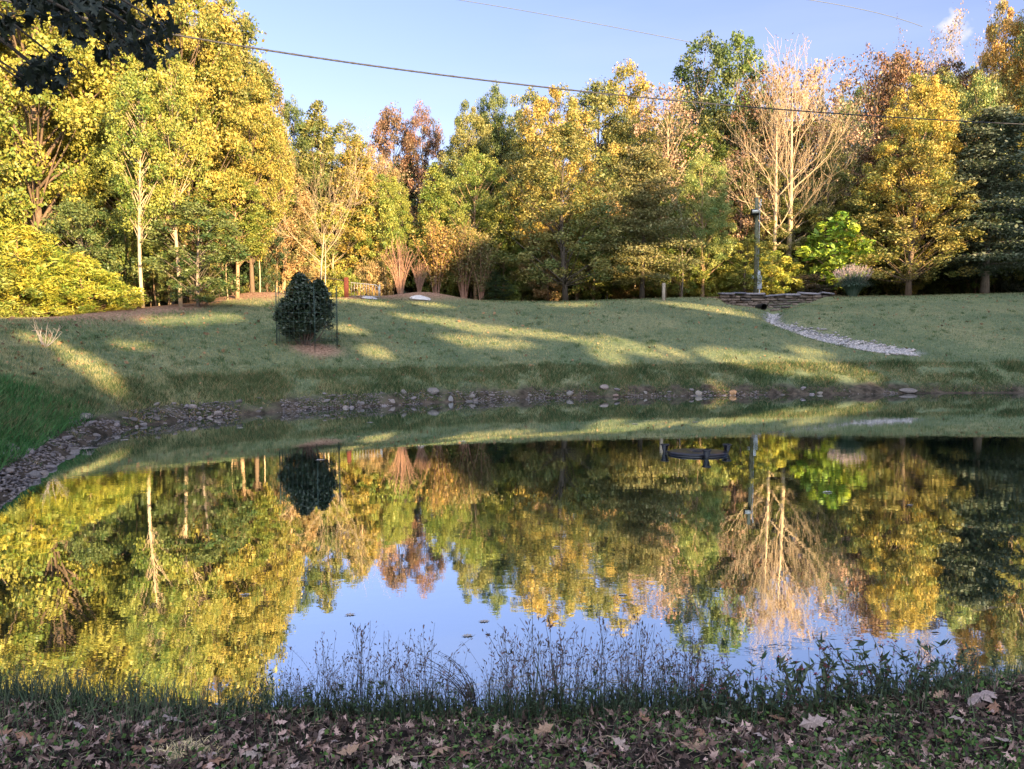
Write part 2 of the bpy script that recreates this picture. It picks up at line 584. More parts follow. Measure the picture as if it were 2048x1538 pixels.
# where the lawn stops and the leaf-strewn wood floor begins, as a depth for each bearing
EDGE = [(-600, 20), (0, 21.6), (130, 22.4), (280, 24.0), (400, 27.0), (455, 30.2), (545, 31.2), (580, 33), (690, 34.5), (760, 35.5), (870, 35.2), (960, 37.0), (1040, 38.5), (1250, 39), (1400, 40.0), (1440, 40.3), (1660, 41.0), (1760, 44), (2048, 45), (2700, 46)]
edge = np.interp(UU, [(a - 1024) / FPX for a, b in EDGE], [b for a, b in EDGE])
jit = fbm(XX * 0.7, YY * 0.7, 31) * 1.2
floor_m = np.clip((YY + jit - edge) / 0.5, 0, 1) * (YY > 12)
mulch_m = np.clip(1.6 - np.abs(YY + jit * .6 - edge - 1.6) / 1.8, 0, 1) * (UU < -0.02) * (YY > 12)
mulch_m = np.maximum(mulch_m, np.clip(1.5 - np.hypot((XX - 11.2) / 0.9, (YY - 40.2) / 0.45), 0, 1))
mulch_m = np.maximum(mulch_m, np.clip(1.6 - np.hypot((XX - 18.6) / 3.0, (YY - 41.2) / 0.5), 0, 1))
SH = G(612, 690)
mulch_m = np.maximum(mulch_m, np.clip(1.5 - np.hypot((XX - SH[0] - .35) / 0.75, (YY - SH[1] + .25) / 0.55), 0, 1))
bank_m = np.clip(1.25 - np.abs(SS - 0.2) / np.interp(XX, [-5, 0, 8], [.5, .4, .26]) + fbm(XX * 1.6, YY * 1.6, 41) * 1.6, 0, 1) * (YY > 6)
bank_m = np.where(SS < 0.1, 1.0, bank_m)
gg, gwd, gdp = gully(XX, YY)
grav_m = np.clip(1.35 - gg / (gwd * 0.62) + fbm(XX * 2.5, YY * 2.5, 51) * 0.9, 0, 1) * (gdp > 0.03)
litter_m = ((YY < 6) & (SS > 0)).astype(float)
path_m = np.clip(1.3 - np.hypot((XX - 21.0) / 2.4, (YY - 41.6) / 0.35), 0, 1)
ny, nx = XX.shape
idx = np.arange(ny * nx).reshape(ny, nx)
Fq = np.stack([idx[:-1, :-1], idx[:-1, 1:], idx[1:, 1:], idx[1:, :-1]], -1).reshape(-1, 4)
gme = mesh_np("ground", np.stack([XX, YY, ZZ], -1).reshape(-1, 3), Fq,
              {k: ('POINT', v.ravel()) for k, v in dict(woodfloor=floor_m, mulch=mulch_m, bank=bank_m, gravel=grav_m, litter=litter_m, path=path_m).items()}, True)
t = NT("ground_surface")
n1 = t.noise(0.35, 4); n2 = t.noise(9, 5); n3 = t.noise(60, 3)
lawn = t.ramp(t.rng(n1, 0.3, 0.7), [(0, (0.09, 0.115, 0.065)), (0.5, (0.15, 0.17, 0.09)), (1, (0.24, 0.225, 0.12))])
lawn = t.mix(t.rng(n2, 0.35, 0.75), lawn, (0.06, 0.085, 0.055))
wood = t.mix(t.rng(n2, 0.35, 0.65), (0.07, 0.045, 0.025), (0.17, 0.11, 0.06))
mul = t.mix(t.rng(t.noise(14, 5), 0.35, 0.65), (0.13, 0.07, 0.045), (0.38, 0.24, 0.17))
bank = t.mix(t.rng(t.noise(5, 5), 0.35, 0.65), (0.022, 0.018, 0.014), (0.085, 0.066, 0.052))
grav = t.mix(t.rng(t.noise(16, 4), 0.35, 0.65), (0.18, 0.17, 0.17), (0.42, 0.40, 0.40))
lit = t.mix(t.rng(t.noise(18, 5), 0.3, 0.7), (0.008, 0.006, 0.005), (0.04, 0.03, 0.024))
c = t.mix(t.attr("woodfloor"), lawn, wood)
c = t.mix(t.attr("mulch"), c, mul)
c = t.mix(t.attr("bank"), c, bank)
c = t.mix(t.attr("gravel"), c, grav)
c = t.mix(t.attr("litter"), c, lit)
c = t.mix(t.attr("path"), c, (0.5, 0.48, 0.45))
t.base(c, 0.95, 0.1)
t.bump(t.math('ADD', n2, t.math('MULTIPLY', n3, 0.5)), 0.05, 0.8)
ground = obj("ground", gme, t.m)
tag(ground, 'mown lawn slope, muddy banks and wood floor round the pond', kind='structure')

# ------------------------------------------------------------------ water
wv = [(-30, 0, 0.0), (40, 0, 0.0), (40, 40, 0.0), (-30, 40, 0.0)]
wx = np.linspace(-9.5, 31, 60); wy = np.linspace(3.6, 25.2, 40)
WX, WY = np.meshgrid(wx, wy)
wi = np.arange(WX.size).reshape(WX.shape)
wme = mesh_np("pond_water", np.stack([WX, WY, WX * 0], -1).reshape(-1, 3),
              np.stack([wi[:-1, :-1], wi[:-1, 1:], wi[1:, 1:], wi[1:, :-1]], -1).reshape(-1, 4), None, True)
t = NT("pond_surface")
gl = t.new("BsdfGlossy"); gl.inputs["Roughness"].default_value = 0.015
gl.inputs["Color"].default_value = (0.84, 0.88, 0.90, 1)
df = t.new("BsdfDiffuse"); df.inputs[0].default_value = (0.012, 0.024, 0.018, 1)
lw = t.new("Fresnel"); lw.inputs[0].default_value = 1.45
fac = t.rng(lw.outputs[0], 0.04, 0.6, 0.80, 0.97)
ms = t.new("MixShader"); t.l.new(fac, ms.inputs[0]); t.l.new(df.outputs[0], ms.inputs[1]); t.l.new(gl.outputs[0], ms.inputs[2])
mp = t.new("Mapping"); mp.inputs["Scale"].default_value = (1.0, 1.6, 1)
t.l.new(t.pos(), mp.inputs["Vector"])
r1 = t.noise(6.5, 2, mp.outputs[0], 0.5); r2 = t.noise(1.1, 2, mp.outputs[0], 0.5)
h = t.math('MULTIPLY', r1, t.rng(t.noise(0.22, 2), 0.4, 0.62, 0.15, 1.0))
h = t.math('ADD', h, t.math('MULTIPLY', r2, 1.2))
bn = t.new("Bump"); t.l.new(h, bn.inputs["Height"]); bn.inputs["Distance"].default_value = 0.00055; bn.inputs["Strength"].default_value = 1
t.l.new(bn.outputs[0], gl.inputs["Normal"])
t.l.new(ms.outputs[0], t.out.inputs[0])
water = obj("pond_water", wme, t.m)
tag(water, 'still pond water mirroring the autumn trees and sky', kind='structure')


# ------------------------------------------------------------------ leaves and trees
def leaves(cent, size, rng, asp=0.6, lv=None, up=0.35, direction=None):
    """one small rhombic leaf per centre; returns V, F, lv"""
    n = len(cent)
    a = rng.normal(size=(n, 3)); a[:, 2] *= 0.7
    if direction is not None: a = a * 0.45 + direction
    a /= np.linalg.norm(a, axis=1)[:, None]
    b = rng.normal(size=(n, 3)); b[:, 2] *= (1 - up)
    b -= (b * a).sum(1)[:, None] * a
    b /= np.linalg.norm(b, axis=1)[:, None]
    s = (size * np.clip(np.exp(rng.normal(-.05, .34, n)), .4, 2.0))[:, None] / 2
    V = np.stack([cent - a * s, cent + b * s * asp, cent + a * s, cent - b * s * asp], 1).reshape(-1, 3)
    F = np.arange(4 * n).reshape(-1, 4)
    lv = rng.random(n) if lv is None else np.clip(lv + rng.normal(0, 0.22, n), 0, 1)
    return V, F, lv


def crown_mesh(name, cent, size, rng, asp=0.6, lv=None, **k):
    V, F, l = leaves(cent, size, rng, asp, lv, **k)
    return mesh_np(name, V, F, {'lv': ('FACE', l)})


def curve(p0, p1, bend, n=6):
    t = np.linspace(0, 1, n)[:, None]
    p0 = np.asarray(p0, float); p1 = np.asarray(p1, float)
    return p0 * (1 - t) + p1 * t + np.asarray(bend) * (4 * t * (1 - t))


PROF = {
    'oak':   lambda t: np.interp(t, [0, .12, .35, .6, .82, 1], [.25, .72, 1, .95, .66, .12]),
    'tall':  lambda t: np.interp(t, [0, .15, .45, .75, .92, 1], [.3, .75, .95, .85, .5, .1]),
    'cedar': lambda t: np.interp(t, [0, .1, .3, .6, .85, 1], [.7, .95, 1, .66, .3, .03]),
    'broad': lambda t: np.interp(t, [0, .1, .3, .6, .85, 1], [.72, .95, 1, .74, .44, .08]),
    'bush':  lambda t: np.interp(t, [0, .15, .5, .8, 1], [.85, 1, .95, .68, .2]),
}


def make_clumped(kind, H, Rw, t0, nclump, nleaf, lsize, rc, seed, asp=0.62, open_=0.0, trunk_r=0.16, lean=0.0, droop=0.0):
    """trunk and limb mesh + crown mesh, H high, half-width Rw, crown from t0*H up"""
    rng = np.random.default_rng(seed)
    prof = PROF[kind]
    ph = rng.uniform(0, 6.28, 6)

    def lump(an, t):
        return 1 + .16 * np.sin(2 * an + ph[0] + 3 * t) + .12 * np.sin(3 * an + ph[1] - 5 * t) + .12 * np.sin(9 * t + an + ph[2])
    cs = []
    while len(cs) < nclump:
        t_ = rng.random(); r = prof(t_)
        if rng.random() > r + 0.15: continue
        an = rng.uniform(0, 2 * np.pi)
        rr = r * lump(an, t_) * (0.25 + 0.75 * rng.random() ** 0.45) * (rng.uniform(1.05, 1.28) if rng.random() < .12 else 1) if rng.random() < 0.9 else r * rng.random()
        cs.append((np.cos(an) * rr * Rw, np.sin(an) * rr * Rw, H * (t0 + (1 - t0) * t_)))
    cs = np.array(cs)
    mb = MB()
    lx, ly = lean * H * np.cos(ph[3]), lean * H * np.sin(ph[3])
    tr = np.array([(lx * s * s + .012 * H * np.sin(5 * s + ph[4]), ly * s * s + .012 * H * np.cos(4 * s + ph[5]), s * H * 0.93 - (0.4 if s == 0 else 0)) for s in np.linspace(0, 1, 10)])
    mb.tube(tr, trunk_r * np.array([1.35, 1.0, .93, .85, .75, .62, .48, .34, .2, .08]), 8)
    cs[:, 0] += np.interp(cs[:, 2], tr[:, 2], tr[:, 0]); cs[:, 1] += np.interp(cs[:, 2], tr[:, 2], tr[:, 1])
    for k, c_ in enumerate(cs):
        if k % (1 if nclump < 90 else (2 if nclump < 200 else 4)): continue
        zb = max(t0 * H * 0.75, c_[2] - np.hypot(c_[0], c_[1]) * rng.uniform(.5, 1.0) - 0.05 * H)
        zb = min(zb, 0.9 * H)
        b0 = (np.interp(zb, tr[:, 2], tr[:, 0]), np.interp(zb, tr[:, 2], tr[:, 1]), zb)
        L = np.linalg.norm(c_ - np.array(b0))
        r0 = trunk_r * min(0.45, 0.10 + 0.05 * L)
        mb.tube(curve(b0, c_, (0, 0, rng.uniform(-.06, .10) * L), 5), r0 * np.array([1, .75, .55, .35, .15]), 4, caps=False)
    per = rng.integers(int(nleaf * .6), int(nleaf * 1.4), len(cs))
    if open_: per = (per * np.where(rng.random(len(cs)) < open_, 0.25, 1)).astype(int)
    own = np.repeat(np.arange(len(cs)), per)
    n = len(own)
    off = rng.normal(size=(n, 3)); off /= np.linalg.norm(off, axis=1)[:, None]
    rad = rc * rng.uniform(.7, 1.3, len(cs))[own] * rng.random(n) ** 0.45
    cent = cs[own] + off * rad[:, None] * np.array((1, 1, .72))
    cent[:, 2] -= droop * rad
    lv = rng.uniform(.1, .9, len(cs))[own]
    return mb.mesh(name='trunk', smooth=True), crown_mesh('crown', cent, lsize, rng, asp, lv)


def make_layered(H, Rw, t0, nbr, nleaf, lsize, seed, trunk_r=0.14, asp=0.55):
    """pin-oak habit: level, slightly drooping boughs in tiers"""
    rng = np.random.default_rng(seed)
    mb = MB()
    s = np.linspace(0, 1, 10)
    tr = np.stack([.05 * np.sin(5 * s), .05 * np.cos(4 * s), s * H * .98 - 0.3 * (s == 0)], -1)
    mb.tube(tr, trunk_r * np.array([1.5, 1.05, .95, .85, .72, .58, .44, .3, .18, .05]), 8)
    cents = []; lvs = []
    for k in range(nbr):
        t_ = (k + rng.random()) / nbr
        z = H * (t0 + (1 - t0) * t_)
        L = Rw * np.interp(t_, [0, .12, .3, .6, .85, 1], [.72, .95, 1, .70, .38, .05]) * rng.uniform(.6, 1.2)
        an = k * 2.399 + rng.normal(0, .3)
        rise = np.interp(t_, [0, .3, .7, 1], [-.18, .08, .55, 1.1]) * L + rng.normal(0, .10) * L
        tip = np.array((np.cos(an) * L, np.sin(an) * L, z + rise))
        pth = curve((0, 0, z), tip, (0, 0, .07 * L), 7)
        r0 = trunk_r * (.12 + .22 * (1 - t_))
        mb.tube(pth, r0 * np.linspace(1, .15, 7), 4, caps=False)
        side = np.array((-np.sin(an), np.cos(an), 0))
        n = int(nleaf * (.35 + .8 * L / Rw))
        u = rng.random(n) ** .7
        ax_ = np.stack([np.interp(u, np.linspace(0, 1, 7), pth[:, i]) for i in range(3)], -1)
        wdt = (0.16 + .26 * np.sin(np.pi * np.clip(u, 0, 1) ** .8)) * L
        # twigs: leaves gather on side shoots
        tw = rng.integers(0, 11, n)
        twu = (tw + .5) / 11
        sgn = rng.choice([-1, 1], n)
        q = rng.random(n)
        c_ = ax_ + side * (sgn * q * wdt)[:, None] + rng.normal(0, 1, (n, 3)) * np.array((.17 + .02 * L, .17 + .02 * L, .13))
        c_[:, 2] -= .16 * q * wdt + .05
        cents.append(c_); lvs.append(np.full(n, rng.uniform(.3, .7)))
        for j in range(4):
            uu = rng.uniform(.3, .95); a0 = np.array([np.interp(uu, np.linspace(0, 1, 7), pth[:, i]) for i in range(3)])
            mb.tube(curve(a0, a0 + side * rng.choice([-1, 1]) * .3 * L + (tip - a0) * .3 + np.array((0, 0, -.05)), (0, 0, .02), 3), [r0 * .3, r0 * .2, r0 * .08], 3, caps=False)
    return mb.mesh('trunk', True), crown_mesh('crown', np.vstack(cents), lsize, rng, asp, np.concatenate(lvs))


def make_bare(H, Rw, seed, trunks=((0, 0, 0),), t_first=0.3, depth=5, trunk_r=0.17, nleaf=0, lsize=.14, upright=0.75, lean=(0, 0), twig_min=0.006, nside=9):
    """leafless tree: ascending limbs that fork down to twigs; a few hanging leaves at the tips"""
    rng = np.random.default_rng(seed)
    mb = MB(); tips = []

    def grow(p, d, L, r, lev):
        n = 5
        pts = [p]; dd = d.copy()
        for i in range(n):
            dd = dd + rng.normal(0, .09, 3) + np.array((0, 0, .045 * upright))
            dd /= np.linalg.norm(dd)
            pts.append(pts[-1] + dd * L / n)
        pts = np.array(pts)
        r1 = max(r * .45, twig_min * .7)
        mb.tube(pts, np.linspace(r, r1, n + 1), 6 if lev < 2 else (4 if lev < 4 else 3), caps=False)
        if lev >= depth:
            tips.append(pts[-1]); tips.append(pts[3]); return
        nb = 3 if lev < depth - 2 else (4 if lev == depth - 2 else 3)
        for k in range(nb):
            i = rng.integers(1, n) if k else n
            ang = rng.uniform(.25, .62); az = rng.uniform(0, 2 * np.pi)
            ref = np.array((1.0, 0, 0)) if abs(dd[2]) > .8 else np.array((0, 0, 1.0))
            u = np.cross(dd, ref); u /= np.linalg.norm(u); v = np.cross(dd, u)
            nd = dd * math.cos(ang) + (u * math.cos(az) + v * math.sin(az)) * math.sin(ang)
            nd[2] += .12 * upright; nd /= np.linalg.norm(nd)
            grow(pts[i], nd, L * rng.uniform(.55, .8), max(r1 * (.95 if k == 0 else .6), twig_min), lev + 1)
    for (tx, ty, tl) in trunks:
        s = np.linspace(0, 1, 12)
        top = H * (.95 + tl)
        tr = np.stack([tx + lean[0] * s ** 1.5 * H + .10 * np.sin(6 * s + tx * 9), ty + lean[1] * s ** 1.5 * H + .08 * np.cos(5 * s), s * top - .4 * (s == 0)], -1)
        rr = trunk_r * np.interp(s, [0, .05, .4, .7, 1], [1.35, 1, .72, .4, .06])
        mb.tube(tr, rr, 8)
        for k in range(nside):
            f = t_first + (0.95 - t_first) * (k + rng.random() * .6) / nside
            p = np.array([np.interp(f, s, tr[:, i]) for i in range(3)])
            az = k * 2.4 + rng.normal(0, .4) + tx * 3
            el = np.interp(f, [t_first, .6, 1], [.45, .75, .95]) * (.6 + .5 * upright)
            d = np.array((math.cos(az) * math.cos(el), math.sin(az) * math.cos(el), math.sin(el)))
            grow(p, d, Rw * np.interp(f, [t_first, .6, 1], [.62, .62, .40]), np.interp(f, s, rr) * .42, 2)
    tips = np.array(tips)
    tm = mb.mesh('trunk', False)
    cm = None
    if nleaf:
        k = rng.integers(0, len(tips), nleaf)
        cm = crown_mesh('crown', tips[k] + rng.normal(0, .22, (nleaf, 3)), lsize, rng, .6)
    return tm, cm


def make_vase(H, Rw, nstem, nleaf, seed, lsize=.1, leafy=1.0):
    """many stems fanning out of one root, twiggy tops"""
    rng = np.random.default_rng(seed)
    mb = MB(); cents = []
    for k in range(nstem):
        az = rng.uniform(0, 6.28); sp = rng.random() ** .6
        tip = np.array((math.cos(az) * Rw * sp, math.sin(az) * Rw * sp, H * (1 - .28 * sp ** 2) * rng.uniform(.82, 1.0)))
        p0 = np.array((math.cos(az) * .12, math.sin(az) * .12, -.1))
        pth = curve(p0, tip, (-.14 * Rw * math.cos(az) * sp, -.14 * Rw * math.sin(az) * sp, .06 * H), 7)
        mb.tube(pth, np.linspace(.03, .006, 7), 4, caps=False)
        for j in range(9):
            i = rng.integers(2, 7)
            e = pth[i] + rng.normal(0, .22, 3) * (Rw / 1.5) + np.array((0, 0, .35 * rng.random() * H / 3))
            mb.tube(curve(pth[i], e, rng.normal(0, .03, 3), 4), [.009, .007, .006, .004], 3, caps=False)
            cents.append(e); cents.append((pth[i] + e) / 2)
    cents = np.array(cents)
    tm = mb.mesh('stems', False)
    cm = None
    if nleaf:
        k = rng.integers(0, len(cents), nleaf)
        cm = crown_mesh('foliage', cents[k] + rng.normal(0, .17, (nleaf, 3)), lsize, rng, .5)
    return tm, cm


PRO = {}


def proto(key, H, fn):
    PRO[key] = (H, fn)


# prototypes: (natural height, natural half width, trunk mesh, crown mesh)
for i in range(3):
    PRO['oak', i] = (17, 5.6, *make_clumped('oak', 17, 5.1, .17, 260, 235, .155, .74, 100 + i, trunk_r=.24))
for i in range(3):
    PRO['tall', i] = (16, 3.6, *make_clumped('tall', 16, 3.3, .34, 170, 165, .17, .66, 200 + i, open_=.25, trunk_r=.17, lean=.02))
for i in range(3):
    PRO['low', i] = (8, 2.9, *make_clumped('oak', 8, 2.7, .05, 150, 120, .14, .47, 250 + i, trunk_r=.09, open_=.2))
for i in range(3):
    PRO['cedar', i] = (10, 2.4, *make_clumped('cedar', 10, 2.3, .04, 210, 120, .17, .42, 300 + i, asp=.34, trunk_r=.13, droop=.2))
for i in range(3):
    PRO['bush', i] = (3, 1.9, *make_clumped('bush', 3, 1.8, .02, 90, 120, .13, .42, 400 + i, asp=.5, trunk_r=.05))
for i in range(2):
    PRO['pin', i] = (11, 3.6, *make_layered(11, 3.5, .13, 64, 760, .14, 500 + i, .15))
for i in range(2):
    PRO['broad', i] = (11, 3.7, *make_clumped('broad', 11, 3.6, .12, 230, 135, .14, .5, 550 + i, asp=.5, trunk_r=.15, open_=.2))
for i in range(2):
    PRO['open', i] = (16, 3.8, *make_clumped('tall', 16, 3.6, .30, 120, 60, .19, .9, 600 + i, trunk_r=.15))
PRO['bare', 0] = (15, 4.5, *make_bare(15, 6.0, 700, trunk_r=.17, nleaf=0, depth=5))
PRO['bare', 1] = (15, 4.5, *make_bare(15, 6.0, 701, trunk_r=.15, nleaf=2600, depth=5, lsize=.17))
PRO['bare', 2] = (10, 4.0, *make_bare(10, 5.5, 702, trunk_r=.10, nleaf=0, depth=5, upright=.2, t_first=.25))
PRO['twin', 0] = (15, 4.5, *make_bare(15, 5.6, 711, trunks=((0, 0, 0),), trunk_r=.23, t_first=.24, depth=5, upright=1.0, nleaf=500, lsize=.14, twig_min=.011, nside=14))
PRO['twin', 1] = (15, 4.5, *make_bare(15, 5.6, 715, trunks=((0, 0, 0),), trunk_r=.24, t_first=.24, depth=5, upright=1.0, nleaf=500, lsize=.14, twig_min=.011, nside=14))
for i in range(3):
    PRO['feather', i] = (4, 2.4, *make_clumped('bush', 4, 2.2, .03, 170, 150, .20, .42, 850 + i, asp=.22, trunk_r=.07, droop=.5))
PRO['big', 0] = (5, 1.9, *make_clumped('oak', 5, 1.8, .1, 75, 42, .34, .5, 800, asp=.42, trunk_r=.08, droop=.5))
PRO['fan', 0] = (8, 4, *make_bare(8, 6.0, 722, trunks=((0, 0, -.45),), trunk_r=.13, depth=5, upright=.45, t_first=.45, nside=8, twig_min=.008, lean=(-.04, 0)))
PRO['sapling', 0] = (6, 1.0, *make_bare(6, 1.6, 900, trunk_r=.075, depth=4, t_first=.45, nside=5, twig_min=.008))
PRO['sapling', 1] = (6, 1.0, *make_bare(6, 1.6, 901, trunk_r=.055, depth=4, t_first=.35, nside=5, nleaf=500, lsize=.14, twig_min=.008, lean=(.06, 0)))
PRO['vase', 0] = (3, 1.3, *make_vase(3, 1.2, 34, 0, 910))
PRO['vase', 1] = (3.6, 1.3, *make_vase(3.6, 1.25, 30, 6500, 911, .11))
PRO['vase', 2] = (3.6, 1.3, *make_vase(3.6, 1.35, 30, 5200, 912, .11))

BARK = dict(pale=(.42, .33, .22), grey=(.20, .17, .14), brown=(.15, .11, .08), tan=(.34, .24, .15), red=(.30, .18, .13), dark=(.09, .075, .06))
TREES = []
TOPZ = {}


def tree(kind, px, top, hw, d, col, label, name='tree', cat='tree', bark='grey', var=None, rz=None, group=None, depth_scale=None, sink=0.0, ztop=None):
    rng = np.random.default_rng(abs(hash((int(px), int(top), int(d * 10)))) % (2 ** 31) if False else int(px * 7 + top * 13 + d * 101) % (2 ** 31))
    x = (px - 1024) / FPX * d
    z0 = float(terrain(np.array([x]), np.array([d]))[0]) - sink
    zt = ztop if ztop is not None else P(px, top, d)[2]
    nv = len([k for k in PRO if k[0] == kind])
    var = int(rng.integers(0, nv)) if var is None else var
    H, Rn, tm, cm = PRO[kind, var]
    if kind in ('bare', 'twin', 'fan'):
        if (kind, var) not in TOPZ:
            a_ = np.empty(len(tm.vertices) * 3, np.float32); tm.vertices.foreach_get('co', a_); a_ = a_.reshape(-1, 3)
            TOPZ[kind, var] = (float(a_[:, 2].max()), float(np.percentile(np.hypot(a_[:, 0], a_[:, 1]), 96)))
        H, Rn = TOPZ[kind, var]
    x = P(px, (top + 600) / 2, d)[0]
    r = empty(name, (x, d, z0), float(rng.uniform(0, 6.28)) if rz is None else rz)
    sz = (zt - z0) / H; sx = (hw / FPX * d) / Rn
    r.scale = (sx, sx if depth_scale is None else depth_scale, sz)
    tag(r, label, cat, group)
    o = obj('stems' if kind == 'vase' else 'trunk', tm, M_bark, r, BARK[bark])
    if cm is not None:
        obj('foliage' if kind in ('vase', 'bush') else 'crown', cm, M_leaf, r, col)
    TREES.append(r)
    return r


# leaf colours
GOLD = (.25, .225, .05); YEL = (.235, .24, .05); YG = (.18, .215, .045); OLV = (.155, .165, .05); GRN = (.09, .125, .04); DGR = (.035, .065, .025)
ORG = (.36, .20, .07); RST = (.15, .09, .055); PNK = (.27, .19, .13); LIM = (.26, .33, .03); LGR = (.20, .24, .07); TAN = (.30, .22, .10)

